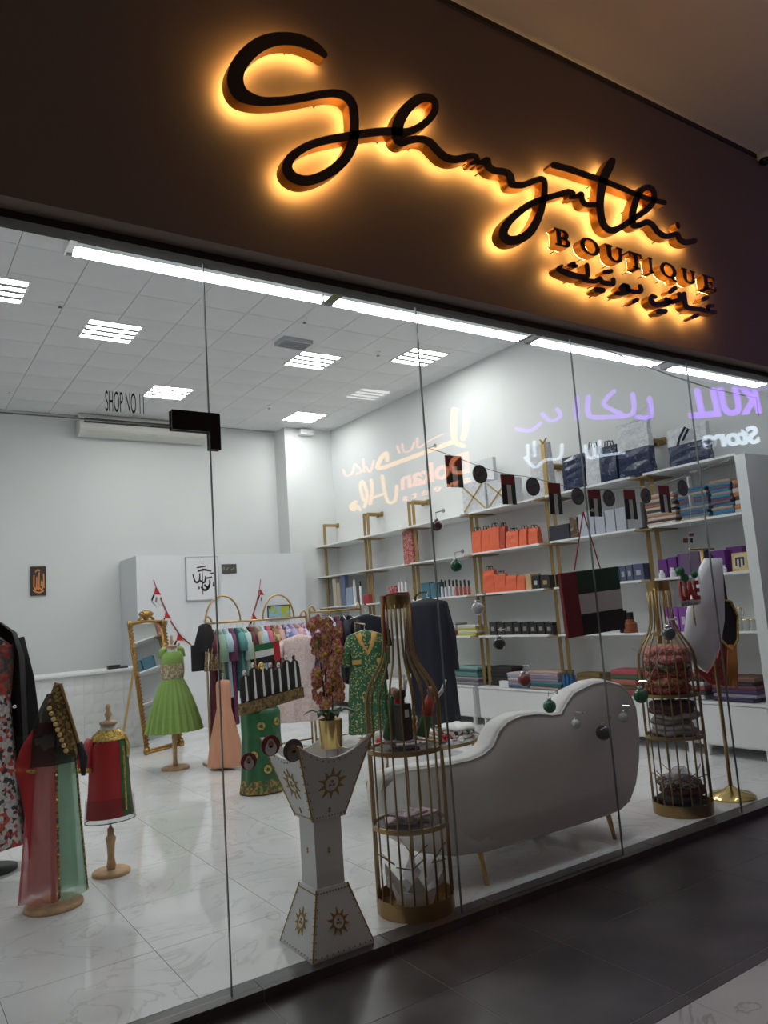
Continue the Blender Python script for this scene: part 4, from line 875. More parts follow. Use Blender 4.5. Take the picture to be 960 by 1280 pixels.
def bag(name, label, px0, px1, z, py, m, handle, x=None, dep=.10, group=None, m2=None, split=.5, cat='paper bag', tilt=0, plastic=False):
    x = x or SF+.07; yc, wd = span(px0, px1, z, x); h = top_h(yc, x, z, py); wd *= .92
    t_ = T(name, label, cat, (x+dep/2, yc, z+.006), tilt, group)
    def body(z0, z1, mm, nm, e=0):
        R = []
        for k in range(5):
            zz = z0+(z1-z0)*k/4; q = zz/h; dd = dep*(1-.55*q*q); ww = wd*(1+.03*math.sin(k*2))
            R.append([(-dd/2-e, -ww/2-e, zz), (dd/2+e, -ww/2-e, zz), (dd/2+e+.004*(k % 2), 0, zz), (dd/2+e, ww/2+e, zz), (-dd/2-e, ww/2+e, zz), (-dd/2-e-.006*(k % 2), 0, zz)])
        MB().rings(R).build(nm, mm, t_)
    if m2: body(0, h*split, m, 'lower_body'); body(h*split, h, m2, 'upper_body')
    else: body(0, h, m, 'body')
    if handle:
        for s in (-1, 1): MB().tube([(s*dep*.22, -wd*.22, h-.01), (s*dep*.22, -wd*.16, h+h*.14), (s*dep*.22, wd*.16, h+h*.14), (s*dep*.22, wd*.22, h-.01)], .006, 5).build('handle', handle, t_, True)
    return t_
OB = [(590, 602, 664), (602, 611.5, 662), (612, 624, 659), (625, 632, 658), (633, 648, 664), (648.5, 660, 661), (660.5, 672, 660)]
OBL = ['first in its row by the gold support', 'second in its row', 'third in its row', 'fourth in its row, narrow and dark sided', 'fifth in its row', 'sixth in its row', 'last in its row']
for i, (a, b, t) in enumerate(OB): bag('gift_bag', 'orange gift bag on the upper middle shelf, '+OBL[i], a, b, LV[1], t, ORG if i != 3 else ORGD, BLACKF, group='orange bags on the upper middle shelf', tilt=random.uniform(-.15, .15))
OB2 = [(604, 618, 713), (618.5, 631, 718), (632, 645, 720), (645.5, 657, 720)]
for i, (a, b, t) in enumerate(OB2): bag('gift_bag', 'orange gift bag on the lower middle shelf, '+['tallest one', 'second in its row', 'third in its row', 'beside the beige box'][i], a, b, LV[2], t, ORG, BLACKF if i < 2 else None, group='orange bags on the lower middle shelf', tilt=random.uniform(-.15, .15))
boxthing('perfume_box', 'beige carton beside orange bags on lower middle shelf', 'box', 657.5, 665, LV[2], 718, mat('beige_card', (.55, .36, .18), .6))
boxthing('perfume_box', 'black carton with silver print next to the beige one', 'box', 665.5, 675, LV[2], 720, BLACK, m2=CHROME)
boxthing('perfume_box', 'black wide carton left of the hanging flag', 'box', 676, 688, LV[2], 720, mat('black_card', (.02, .02, .018), .5), m2=GOLD)
boxthing('gift_box', 'tall red patterned box beside the navy robe on upper shelf', 'box', 505, 517, LV[1], 664, pattern('red_pat2', [(.42, .05, .05), (.55, .35, .3), (.30, .03, .04), (.5, .12, .1)], 30, 'noise'), .12, SF+.1)
boxthing('gift_box', 'flat dark navy box on upper middle shelf', 'box', 687, 713, LV[1], 657, mat('navy_card', (.018, .022, .035), .5), m2=None)
boxthing('gift_box', 'small brown gold box beside the navy box', 'box', 713.5, 723, LV[1], 647, pattern('brown_gold', [(.06, .04, .03), (.12, .08, .05), (.3, .2, .08)], 25), .12)
DIA = pattern('diamond_paper', [(.55, .57, .62), (.36, .38, .46), (.62, .64, .67)], 55, 'dots')
for i, (a, b) in enumerate([(724, 744.5), (745, 757.5), (758, 770.5), (771, 784)]):
    yc, wd = span(a, b, LV[1]); boxthing('patterned_box', 'white diamond patterned box, %s after the brown box' % ['first', 'second', 'third', 'fourth'][i], 'box', a, b, LV[1], [643, 641, 638, 636][i], DIA, group='diamond patterned boxes on the upper middle shelf')
boxthing('patterned_box', 'grey patterned box at the end of the white boxes', 'box', 785, 804, LV[1], 630, mat('grey_card', (.22, .23, .24), .6), group=None)
def pile(name, label, px0, px1, z, py, cols, dep=.24, x=None, cat='folded textiles', group=None, part='folded_piece', jitter=.012):
    x = x or SF+.06; yc, wd = span(px0, px1, z, x); h = top_h(yc, x, z, py); n = len(cols); th = h/n
    t_ = T(name, label, cat, (x+dep/2, yc, z+.006), 0, group); wd *= .93
    for k, c in enumerate(cols):
        e = random.uniform(-jitter, jitter); m_ = MB()
        hw, hd = wd/2-abs(random.uniform(0, jitter)), dep/2-abs(random.uniform(0, jitter)); z0 = k*th
        R = []
        for q, s in ((0, .96), (.25, 1.0), (.75, 1.0), (1, .95)):
            zz = z0+th*q*.98; R.append([(-hd*s, -hw*s+e, zz), (hd*s, -hw*s+e, zz), (hd*s, hw*s+e, zz), (0, hw*s*1.01+e, zz+.003), (-hd*s, hw*s+e, zz), (-hd*s*1.01, e, zz+.002)])
        m_.rings(R).build(part, c, t_)
    return t_
def cm(r, g, b): return mat('cloth_%d_%d_%d' % (r*100, g*100, b*100), (r, g, b), .8)
TW = [cm(.55,.50,.42), cm(.10,.04,.04), cm(.55,.50,.44), cm(.45,.20,.10), cm(.50,.47,.42), cm(.08,.05,.05), cm(.52,.48,.42), cm(.40,.16,.08), cm(.14,.12,.13), cm(.50,.46,.40), cm(.45,.18,.10), cm(.5,.46,.42)]
TB = [cm(.45,.30,.18), cm(.07,.20,.32), cm(.10,.10,.16), cm(.06,.18,.30), cm(.35,.28,.24), cm(.06,.20,.34), cm(.12,.08,.12), cm(.15,.10,.14), cm(.06,.18,.30), cm(.40,.30,.24), cm(.07,.21,.34), cm(.05,.15,.27)]
pile('towel_stack', 'stack of cream towels with dark red stripes', 807, 847, LV[1], 618, TW, part='towel', cat='towel stack')
pile('towel_stack', 'stack of blue striped towels behind the glass joint', 849, 888, LV[1], 610, TB, part='towel', cat='towel stack')
pile('towel_stack', 'taller stack of blue striped towels by end panel', 889, 918, LV[1], 601, TB[::-1], part='towel', cat='towel stack')
pile('towel_stack', 'narrow stack of orange white striped towels at shelf end', 919, 931, LV[1], 600, [cm(.55,.50,.45), cm(.50,.20,.08), cm(.55,.50,.46), cm(.08,.08,.12), cm(.5,.2,.08), cm(.55,.5,.45), cm(.2,.1,.1), cm(.5,.22,.1)], part='towel', cat='towel stack')
# top shelf
WB = pattern('white_gift_paper', [(.60, .61, .64), (.66, .67, .69), (.52, .54, .60), (.60, .61, .64), (.64, .65, .67)], 14, 'noise', .4); NVP = pattern('navy_plastic_wrap', [(.012, .022, .065), (.02, .035, .09), (.01, .018, .05), (.10, .13, .20)], 16, 'noise', .2)
for i, (a, b, t) in enumerate([(579, 609, 603), (610, 640, 600)]):
    t_ = boxthing('gift_box', ['white gift box with crossed gold ribbon above the orange bags', 'white gift box with gold ribbon behind bunting'][i], 'gift box', a, b, LV[0], t, WB, .22)
    yc, wd = span(a, b, LV[0], SF+.06); h = top_h(yc, SF+.06, LV[0], t)
    for s in (-1, 1):
        an = math.atan2(h, wd)*s; MB().box((-.114, 0, h/2), (.006, math.hypot(h, wd)*.86, .022), rot=Matrix.Rotation(an, 3, 'X')).build('ribbon', BRASS, t_)
boxthing('clear_box', 'clear boxed gift standing behind the white ribboned boxes', 'gift box', 597, 622, LV[0], 575, mat('pale_pack', (.62, .64, .65), .3), .06, SF+.24)
bag('gift_bag', 'white gift bag with gold ribbon on the top shelf', 665, 690, LV[0], 556, WB, None, m2=None, group=None)
yc, wd = span(665, 690, LV[0]); h = top_h(yc, SF+.07, LV[0], 556)
rb = T('gift_ribbon', 'gold ribbon tied over the white bag on top shelf', 'ribbon', (SF+.055, yc-wd*.2, LV[0]+.006)); MB().b2((-.004, -.03, 0), (.004, .03, h*.98)).build('band', GOLD, rb); MB().tube([(0, 0, h*.98), (.02, -.05, h*1.08), (.02, 0, h*1.02), (.02, .05, h*1.08), (0, 0, h*.98)], .012, 6).build('bow', GOLD, rb, True)
bag('gift_bag', 'navy wrapped gift bag left of the white and navy ones', 704, 733, LV[0], 570, NVP, None, m2=NVP)
bag('gift_bag', 'narrow white bag with navy top between navy bags', 733.5, 752, LV[0], 560, WB, BLACKF, m2=None)
bag('gift_bag', 'navy gift bag left of the tall wrapped bag', 752.5, 773, LV[0], 558, NVP, BLACKF)
bag('gift_bag', 'tall white over navy bag wrapped in clear plastic', 774, 816, LV[0], 528, NVP, None, m2=WB, split=.5)
bag('gift_bag', 'white over navy bag with dark handle by the end panel', 836, 888, LV[0], 533, NVP, None, m2=WB, split=.55)
yc, wd = span(774, 816, LV[0]); h = top_h(yc, SF+.07, LV[0], 528)
pw = T('plastic_wrap', 'clear plastic gathered above the tall wrapped bag', 'plastic wrap', (SF+.12, yc, LV[0]+h)); MB().rings([[(-.03, -wd*.45, 0), (.03, -wd*.45, 0), (.03, wd*.45, 0), (-.03, wd*.45, 0)], [(-.01, -wd*.46, .17), (.01, -wd*.46, .17), (.01, wd*.06, .03), (-.01, wd*.06, .03)]]).build('sheet', sheer('clear_film', (.75, .78, .80), .35, .15), pw)
yc2, wd2 = span(836, 888, LV[0]); h2 = top_h(yc2, SF+.07, LV[0], 533)
hd = T('bag_strap', 'dark strap looped across the white and navy bag', 'strap', (SF+.055, yc2, LV[0]+h2*.55)); MB().tube([(-.005, wd2*.25, 0), (-.02, wd2*.15, h2*.2), (-.02, 0, h2*.42), (-.01, -wd2*.06, h2*.36), (-.015, wd2*.1, h2*.1)], .012, 6).build('loop', NAVY, hd, True)
# bottles and cartons
def bottle(label, px, z, py, r_, m, capm, x=None, name='bottle', group=None, cat='bottle', shoulder=.72):
    x = x or SF+.07; yc = y_at(px, x, z); h = top_h(yc, x, z, py)
    t_ = T(name, label, cat, (x, yc, z+.006), 0, group)
    MB().lathe([(.001, 0), (r_, 0), (r_, h*shoulder), (r_*.6, h*(shoulder+.08)), (.001, h*(shoulder+.08))], seg=12).build('body', m, t_, 'auto')
    MB().lathe([(r_*.62, h*(shoulder+.07)), (r_*.62, h), (.001, h)], seg=12).build('cap', capm, t_, 'auto'); return t_
boxthing('perfume_box', 'tall cream carton by the pillar end of shelf', 'box', 417, 421.5, LV[2], 724, mat('cream_card', (.60, .54, .44), .6), .08)
boxthing('perfume_box', 'second cream carton by the pillar end of shelf', 'box', 422, 426, LV[2], 729, mat('cream_card2', (.55, .44, .34), .6), .08)
boxthing('perfume_box', 'tall slate blue carton among bottles by the pillar', 'box', 427, 432.5, LV[2], 720, mat('slate_card', (.15, .20, .32), .5), .08)
boxthing('perfume_box', 'pale blue carton beside the tall slate one', 'box', 433, 441.5, LV[2], 735, mat('paleblue_card', (.35, .42, .55), .5), .1)
bottle('white spray bottle beside the pale blue carton', 444.5, LV[2], 725, .030, LACQ, LACQ)
bottle('slim white bottle with dark cap left of red carton', 452, LV[2], 727, .022, LACQ, BLACK)
boxthing('perfume_box', 'small red carton under the gold twin support', 'box', 454, 461, LV[2], 744, mat('red_card', (.40, .04, .05), .5), .08)
boxthing('perfume_box', 'red patterned carton behind the birdcage top', 'box', 486.5, 496, LV[2], 733, pattern('red_pat', [(.40, .04, .05), (.5, .3, .3), (.25, .02, .03)], 40), .1)
for i, px in enumerate((500, 504, 509)): bottle('tall white bottle, %s of three beside the red carton' % ['first', 'middle', 'last'][i], px, LV[2], 722, .022, LACQ, mat('grey_cap', (.4, .4, .4), .4), group='three white bottles')
bottle('small amber bottle at the gold support foot', 517.5, LV[2], 734, .02, mat('amber_glass', (.45, .33, .14), .2), BRASS)
for i, (a, b) in enumerate([(527, 538), (538.5, 550)]): boxthing('perfume_box', ['teal carton left of the glass joint', 'teal blue carton cut by the glass joint'][i], 'box', a, b, LV[2], 729, mat('teal_card', (.05, .15, .20), .5), .1)
for i, px in enumerate((553.5, 558, 563, 567.5, 572, 577, 582, 587)): bottle('small black capped perfume bottle, %s in its row' % ['first', 'second', 'third', 'fourth', 'fifth', 'sixth', 'seventh', 'eighth'][i], px, LV[2], 725+(i % 2), .021, [mat('clear_perf', (.55, .56, .58), .15), mat('pale_perf', (.62, .60, .58), .2), mat('red_perf', (.38, .06, .03), .3)][0 if i < 3 else (1 if i < 4 else 2)], BLACK, group='black capped perfume bottles', shoulder=.52)
for i, (a, b) in enumerate([(751, 759), (760, 768.5), (769, 775.5), (776, 783.5), (784, 792), (792.5, 806)]): boxthing('perfume_box', 'slate blue carton, %s in row behind the flag' % ['first', 'second', 'third', 'fourth', 'fifth', 'widest'][i], 'box', a, b, LV[2], 712-i*1.3, mat('slate_card2', (.07, .09, .16), .5), .12, m2=mat('silver_print', (.4, .42, .46), .4), group='slate blue cartons')
PUR = mat('purple_card', (.13, .02, .20), .45); PURD = mat('purple_dark_card', (.06, .015, .10), .45); PURL = mat('violet_card', (.24, .06, .34), .4)
for i, (a, b, t, m_) in enumerate([(824, 836, 700, PUR), (836.5, 848, 697, PUR), (849, 864, 693, PUR), (865, 879, 690, PURD)]): boxthing('perfume_box', 'purple carton behind red hanging letters, %s in row' % ['first', 'second', 'third', 'darkest'][i], 'box', a, b, LV[2], t, m_, .14, group='purple cartons on the lower middle shelf')
boxthing('perfume_box', 'purple carton left of the gold frame', 'box', 889, 909, LV[2], 689, PUR, .16); boxthing('perfume_box', 'taller purple carton behind the gold frame', 'box', 910, 932, LV[2], 684, PUR, .12, SF+.16)
fr_y, fr_w = span(916, 936, LV[2], SF+.04)
fr = T('table_frame', 'gold framed dark monogram on the lower middle shelf', 'picture frame', (SF+.05, fr_y, LV[2]+.006), 0, None, (0, .1, 0))
MB().b2((-.01, -fr_w/2, 0), (.01, fr_w/2, .17)).build('frame', BRASS, fr); MB().b2((-.012, -fr_w*.36, .025), (-.0095, fr_w*.36, .145)).build('mount', mat('mount_white', (.6, .58, .5), .6), fr)
m_ = MB(); m_.b2((-.014, -fr_w*.05, .035), (-.0115, fr_w*.05, .13)); m_.build('monogram_stem', BLACK, fr); MB().b2((-.014, -fr_w*.28, .11), (-.0115, fr_w*.28, .128)).build('monogram_bar', BLACK, fr); MB().b2((-.014, -fr_w*.28, .05), (-.0115, -fr_w*.18, .11)).build('monogram_bar', BLACK, fr); MB().b2((-.014, fr_w*.18, .05), (-.0115, fr_w*.28, .11)).build('monogram_bar', BLACK, fr)
for i, px in enumerate((828, 842, 905)): bottle('small white lidded jar, %s' % ['under the first purple carton', 'second along the purple cartons', 'beside the gold frame'][i], px, LV[2], 713-i*3, .03, LACQ, LACQ, SF+.035, 'jar', None, 'jar', .6)
# lowest shelf
pile('clothes_pile', 'folded magenta and white garments beside the glass joint', 552, 570, LV[3], 779, [cm(.35,.02,.14), cm(.40,.03,.18), cm(.5,.5,.5), cm(.62,.62,.62), cm(.4,.4,.44)])
pile('clothes_pile', 'folded white and yellow garments on the lowest shelf', 570.5, 596, LV[3], 782, [cm(.52,.50,.10), cm(.60,.60,.58), cm(.50,.46,.05), cm(.62,.62,.6)])
for i, (a, b) in enumerate([(612, 621.5), (622, 631.5), (632, 641.5), (642, 651.5), (652, 661.5), (662, 671.5), (672, 681.5), (682, 692)]): boxthing('perfume_box', 'black silver printed carton, %s in the lowest shelf row' % ['first', 'second', 'third', 'fourth', 'fifth', 'sixth', 'seventh', 'last'][i], 'box', a, b, LV[3], 778+(i % 2), mat('black_print', (.018, .018, .02), .4), .1, m2=mat('pale_print', (.30, .27, .24), .4), group='black cartons on the lowest shelf')
for i, px in enumerate((782, 790)): bottle(['dark metal teapot shaped burner behind the flag', 'dark metal burner beside the farther birdcage neck'][i], px, LV[3], 764+i*2, .055, DARK, DARK, SF+.08, 'incense_burner', None, 'incense burner', .5)
bottle('copper coloured bowl behind the farther birdcage', 789, LV[3], 775, .07, mat('copper', (.35, .11, .05), .4, .5), mat('copper', (.35, .11, .05), .4, .5), SF+.06, 'bowl', None, 'bowl', .7)
for i, (a, b) in enumerate([(832, 842.5), (843, 850.5), (851, 861)]): boxthing('perfume_box', 'violet tall carton, %s of three behind white cloth' % ['first', 'middle', 'last'][i], 'box', a, b, LV[3], 760, PURL, .1, m2=mat('pale_violet_print', (.6, .5, .66), .4), group='violet tall cartons')
GLS = sheer('clear_cup_glass', (.62, .64, .66), .38, .08)
for i in range(4):
    px = (918, 926, 934, 943)[i]; yc = y_at(px, SF+.06, LV[3])
    t_ = T('glass_cup', 'clear glass cup with gold rim, %s on the lowest shelf' % ['first', 'second', 'third', 'last'][i], 'cup', (SF+.06, yc, LV[3]+.006), 0, 'gold rimmed glass cups')
    MB().lathe([(.02, 0), (.028, .01), (.034, .10), (.031, .10), (.025, .012), (.001, .01)], seg=12).build('cup', GLS, t_, True); MB().lathe([(.035, .095), (.035, .105), (.031, .105), (.031, .095), (.035, .095)], seg=12, cap=False).build('rim', BRASS, t_, True)
    MB().tube([(.0, -.034, .08), (0, -.055, .07), (0, -.052, .04), (0, -.03, .03)], .004, 5).build('handle', BRASS, t_, True)
    if i < 2:
        c2 = copy_obj(t_, None, (SF+.06, yc, LV[3]+.112), None, ['clear glass cup stacked on the first one', 'clear glass cup stacked on the second one'][i])
# cabinet tops
cx = CX+.03
pile('clothes_pile', 'teal and grey folded pile left of the gold support', 562, 599, CABZ, 834, [cm(.30,.25,.33), cm(.12,.12,.14), cm(.38,.34,.36), cm(.08,.20,.18), cm(.14,.30,.28), cm(.05,.10,.12), cm(.20,.38,.34)], .3, cx, jitter=.02)
pile('clothes_pile', 'black folded garments pile on the long cabinet', 609, 640, CABZ, 834, [cm(.02,.02,.025), cm(.03,.03,.03), cm(.015,.015,.02), cm(.02,.02,.02), cm(.03,.03,.035)], .26, cx+.1, jitter=.03)
pile('clothes_pile', 'pink white and blue folded pile on the long cabinet', 634, 660, CABZ, 842, [cm(.10,.14,.20), cm(.25,.36,.46), cm(.45,.20,.28), cm(.6,.6,.62), cm(.35,.42,.52), cm(.62,.5,.54)], .26, cx)
pile('clothes_pile', 'grey purple folded pile with peach top on cabinet', 661, 702, CABZ, 840, [cm(.40,.28,.26), cm(.05,.10,.12), cm(.10,.34,.34), cm(.30,.22,.32), cm(.24,.22,.28), cm(.34,.28,.36), cm(.50,.34,.28)], .3, cx, jitter=.02)
wc = boxthing('card_box', 'white small card box between folded piles', 'box', 624, 636, CABZ, 852, LACQ, .06, cx)
for i, px in enumerate((707, 711.5, 716.5)): bottle('cobalt blue bottle, %s of three on cabinet' % ['first', 'middle', 'last'][i], px, CABZ, 843, .024, mat('cobalt', (.01, .10, .25), .2), mat('cobalt', (.01, .10, .25), .2), cx+.03, group='cobalt bottles', shoulder=.8)
pile('clothes_pile', 'brown gold folded shawls behind the sofa peak', 720, 752, CABZ, 842, [cm(.30,.20,.08), cm(.14,.10,.05), cm(.36,.26,.14), cm(.24,.16,.06)], .2, cx+.16)
for i, px in enumerate((724, 730, 737, 744)): boxthing('small_box', ['small green box on cabinet beside blue bottles', 'small white box on cabinet behind sofa', 'small cream box on cabinet behind sofa peak', 'small tan box on cabinet behind sofa peak'][i], 'box', px-2.5, px+2.5, CABZ, 856-i, mat('sb%d' % i, [(.05, .22, .08), (.6, .6, .6), (.5, .42, .3), (.45, .3, .2)][i], .5), .05, cx)
pile('clothes_pile', 'red patterned folded scarves behind the farther birdcage', 764, 800, CABZ, 838, [cm(.35,.06,.06), cm(.12,.10,.05), cm(.40,.12,.10), cm(.06,.12,.06), cm(.42,.08,.10)], .25, cx)
pile('clothes_pile', 'black white and red folded pile left of white cloth', 858, 884, CABZ, 836, [cm(.45,.45,.46), cm(.03,.03,.035), cm(.30,.05,.06), cm(.5,.5,.5), cm(.04,.03,.03), cm(.25,.06,.06), cm(.55,.53,.5)], .3, cx)
pile('clothes_pile', 'dark purple and brown folded shawls by end panel', 886, 948, CABZ, 848, [cm(.05,.03,.09), cm(.30,.28,.34), cm(.06,.03,.10), cm(.16,.05,.06), cm(.05,.04,.05), cm(.20,.10,.08)], .34, cx, jitter=.03)
# ------------------------------------------------------------------ incense burner stand (white, gold suns)
mk = T('incense_stand', 'tall white incense burner stand with gold sun motifs', 'incense stand', (1.83, .222, 0))
MWH = mat('stand_white', (.74, .74, .73), .45)
BH = .165
MB().rings([[(-r_, -r_, z), (r_, -r_, z), (r_, r_, z), (-r_, r_, z)] for r_, z in ((BH, 0), (BH, .012), (.085, .275))]).build('base', MWH, mk)
MB().b2((-.075, -.075, .27), (.075, .075, .60)).build('column', MWH, mk)
b0, b1, zb0, zb1, thk, dip = .088, .205, .585, .965, .014, .085
def bowl_face(k):
    R_ = Matrix.Rotation(k*PI/2, 3, 'Z'); n = 14; m_ = MB(); vs = []; fs = []
    for j in range(n+1):
        s = j/n*2-1; zt_ = zb1-dip*(1-abs(s)**2.2)
        ft = (zt_-zb0)/(zb1-zb0); rt = b0+(b1-b0)*ft
        flare = .0
        for (r_, z, half) in ((b0, zb0, b0), (rt, zt_, rt), (rt-thk, zt_, rt-thk), (b0-.01, zb0+.03, b0-.01)):
            vs.append(R_@Vector((s*half, -r_, z)))
    for j in range(n):
        for q in range(3): fs.append((j*4+q, (j+1)*4+q, (j+1)*4+q+1, j*4+q+1))
    m_.add(vs, fs); return m_
for k in range(4): bowl_face(k).build('bowl_side', MWH, mk)
MB().b2((-b0+.005, -b0+.005, zb0-.004), (b0-.005, b0-.005, zb0+.035)).build('bowl_floor', MWH, mk)
SUNG = mat('sun_gold', (.42, .27, .06), .4, .8)
def sun(k, r_, z, slope, R0, nm='sun_motif', nray=10):
    """sun on face k at distance r_ from the axis, slope = dr/dz"""
    R_ = Matrix.Rotation(k*PI/2, 3, 'Z'); nz = math.hypot(1, slope)
    up = Vector((0, -slope, 1))/nz; ri = Vector((1, 0, 0)); no = Vector((0, -1, -slope))/nz if False else Vector((0, -1, 0))-Vector((0, slope*0, 0))
    no = ri.cross(up); no = no if no.y < 0 else -no
    c = Vector((0, -r_, z))
    f = lambda u, v, d: R_@(c+ri*u+up*v+no*d)
    m_ = MB()
    for q in range(nray):
        a = 2*PI*q/nray+PI/2; da = PI/nray*.82; ln = R0 if q % 2 == 0 else R0*.93
        m_.prism([(R0*.50*math.cos(a-da), R0*.50*math.sin(a-da)), (ln*math.cos(a), ln*math.sin(a)), (R0*.50*math.cos(a+da), R0*.50*math.sin(a+da))], f, -.002, .003)
    for q in range(20):
        a0, a1 = 2*PI*q/20, 2*PI*(q+1)/20
        m_.prism([(R0*.46*math.cos(a0), R0*.46*math.sin(a0)), (R0*.54*math.cos(a0), R0*.54*math.sin(a0)), (R0*.54*math.cos(a1), R0*.54*math.sin(a1)), (R0*.46*math.cos(a1), R0*.46*math.sin(a1))], f, -.002, .003)
    s_ = m_.build(nm, SUNG, mk)
    m_ = MB()
    for u, v in ((-.12, -.1), (.12, -.1), (0, .12)): m_.prism([(R0*(u-.09), R0*(v-.05)), (R0*(u+.09), R0*(v-.05)), (R0*(u+.06), R0*(v+.09)), (R0*(u-.06), R0*(v+.09))], f, -.002, .003)
    o = m_.build('sun_centre', SUNG, s_); o['kind'] = 'stuff'
sl_b = -(BH-.085)/.263; sl_t = (b1-b0)/(zb1-zb0)
for k in (0, 1, 3):
    sun(k, BH+sl_b*(.13-.012)+.001, .13, sl_b, .062); sun(k, b0+sl_t*(.755-zb0)+.001, .755, sl_t, .082)
for k, z in ((0, .62), (3, .62), (0, .43), (3, .43)):
    R_ = Matrix.Rotation(k*PI/2, 3, 'Z'); rr = .0765 if z < .5 else b0+sl_t*(z-zb0)+.002
    m_ = MB()
    for dz in (0, .014): m_.prism([(-.008, dz), (0, dz-.006), (.008, dz), (0, dz+.008)], lambda u, v, d: R_@Vector((u, -rr-d-sl_t*(v if z > .5 else 0), z+v)), -.002, .002)
    o = m_.build('small_motif', SUNG, mk); o['kind'] = 'stuff'
for sx, sy in ((-1, -1), (1, -1), (1, 1), (-1, 1)):
    MB().tube([(sx*BH, sy*BH, .005), (sx*.085, sy*.085, .275)], .0045, 6).build('gold_edge', SUNG, mk)
    MB().tube([(sx*b0, sy*b0, zb0), (sx*b1, sy*b1, zb1)], .0045, 6).build('gold_edge', SUNG, mk)
for k in (0, 3):
    R_ = Matrix.Rotation(k*PI/2, 3, 'Z'); m_ = MB()
    for q in range(11):
        s = -.9+q*.18
        for r_, z in ((BH-.002, .016), (.090, .258), (b0+.004, zb0+.014)): m_.ball(R_@Vector((s*r_, -r_-.001, z)), .0042, 5, 3)
        zt_ = zb1-dip*(1-abs(s)**2.2)-.018; rr = b0+(b1-b0)*(zt_-zb0)/(zb1-zb0); m_.ball(R_@Vector((s*rr*.97, -rr-.001, zt_)), .0042, 5, 3)
    for q in range(9):
        f_ = (q+.5)/9
        for s in (-1, 1):
            z = zb0+(zb1-zb0)*f_; rr = b0+(b1-b0)*f_; m_.ball(R_@Vector((s*(rr-.012), -rr-.001, z)), .004, 5, 3)
            z = .275*f_; rr = BH+(.085-BH)*f_; m_.ball(R_@Vector((s*(rr-.010), -rr-.001, z)), .004, 5, 3)
    o = m_.build('gold_studs', SUNG, mk); o['kind'] = 'stuff'
# potted orchid in the bowl
oz = zb0+.035
po = T('potted_orchid', 'orange orchid in a shiny gold pot inside the incense stand', 'potted plant', (1.945, .27, oz+.045))
MB().lathe([(.001, .22), (.056, .22), (.063, .36), (.059, .36), (.055, .34), (.001, .34)], seg=24).build('pot', BRASS, po, 'auto')
MB().lathe([(.001, 0), (.03, 0), (.03, .22), (.001, .22)], seg=16).build('pot_riser', mat('foam_white', (.7, .7, .7), .8), po, True)
PET = pattern('orchid_petal', [(.66, .24, .17), (.80, .46, .33), (.58, .15, .13), (.85, .58, .44)], 30, 'noise', .5); PETY = mat('orchid_lip', (.62, .38, .04), .5)
LEAF = mat('orchid_leaf', (.02, .075, .025), .4)
for k, a in enumerate((20, 80, 140, 205, 260, 320)):
    c, s = math.cos(math.radians(a)), math.sin(math.radians(a)); L_ = .10+.02*(k % 3); q = [Vector((c*L_*t, s*L_*t, .35+.06*math.sin(t*2.6))) for t in (0, .3, .6, .85, 1)]
    MB().tube(q, [.014, .024, .026, .018, .003], 8, flat=(.2, 1)).build('leaf', LEAF, po, True)
stems = [(-.045, 0, .0), (.03, -.02, .02), (.0, .03, -.02)]
for dx, dy, l in stems: MB().tube([(dx*.3, dy*.3, .33), (dx*.6, dy*.6, .5), (dx, dy, .78)], .005, 6).build('stem', LEAF, po, True)
rnd = random.Random(3); pet_me = lip_me = None
for k in range(46):
    x, y, z = rnd.uniform(-.064, .064), rnd.uniform(-.07, .05), .44+.42*(k/45)
    if pet_me is None:
        m_ = MB()
        for q in range(5):
            a = 2*PI*q/5+PI/2; w_, l_ = .021, .036
            e1, e2 = Vector((math.cos(a), 0, math.sin(a))), Vector((-math.sin(a), 0, math.cos(a)))
            pts = [Vector((0, 0, 0)), e1*l_*.45+e2*w_, e1*l_*.85+e2*w_*.7, e1*l_+Vector((0, .006, 0)), e1*l_*.85-e2*w_*.7, e1*l_*.45-e2*w_]
            pts[1].y = pts[5].y = -.004; m_.add(pts+[p_+Vector((0, .003, 0)) for p_ in pts], [(0, 1, 2, 3, 4, 5), (11, 10, 9, 8, 7, 6)]+[(i, (i+1) % 6, 6+(i+1) % 6, 6+i) for i in range(6)])
        b = m_.build('blossom', PET, po); pet_me = b.data
        l = MB().ball((0, -.009, -.004), .012, 8, 5).build('lip', PETY, b, True); lip_me = l.data
    else:
        b = bpy.data.objects.new('blossom', pet_me); col.objects.link(b); b.parent = po
        l = bpy.data.objects.new('lip', lip_me); col.objects.link(l); l.parent = b
    b.location = (x, y, z); b.rotation_euler = (rnd.uniform(-.4, .3), rnd.uniform(-1, 1), rnd.uniform(-.9, .9))
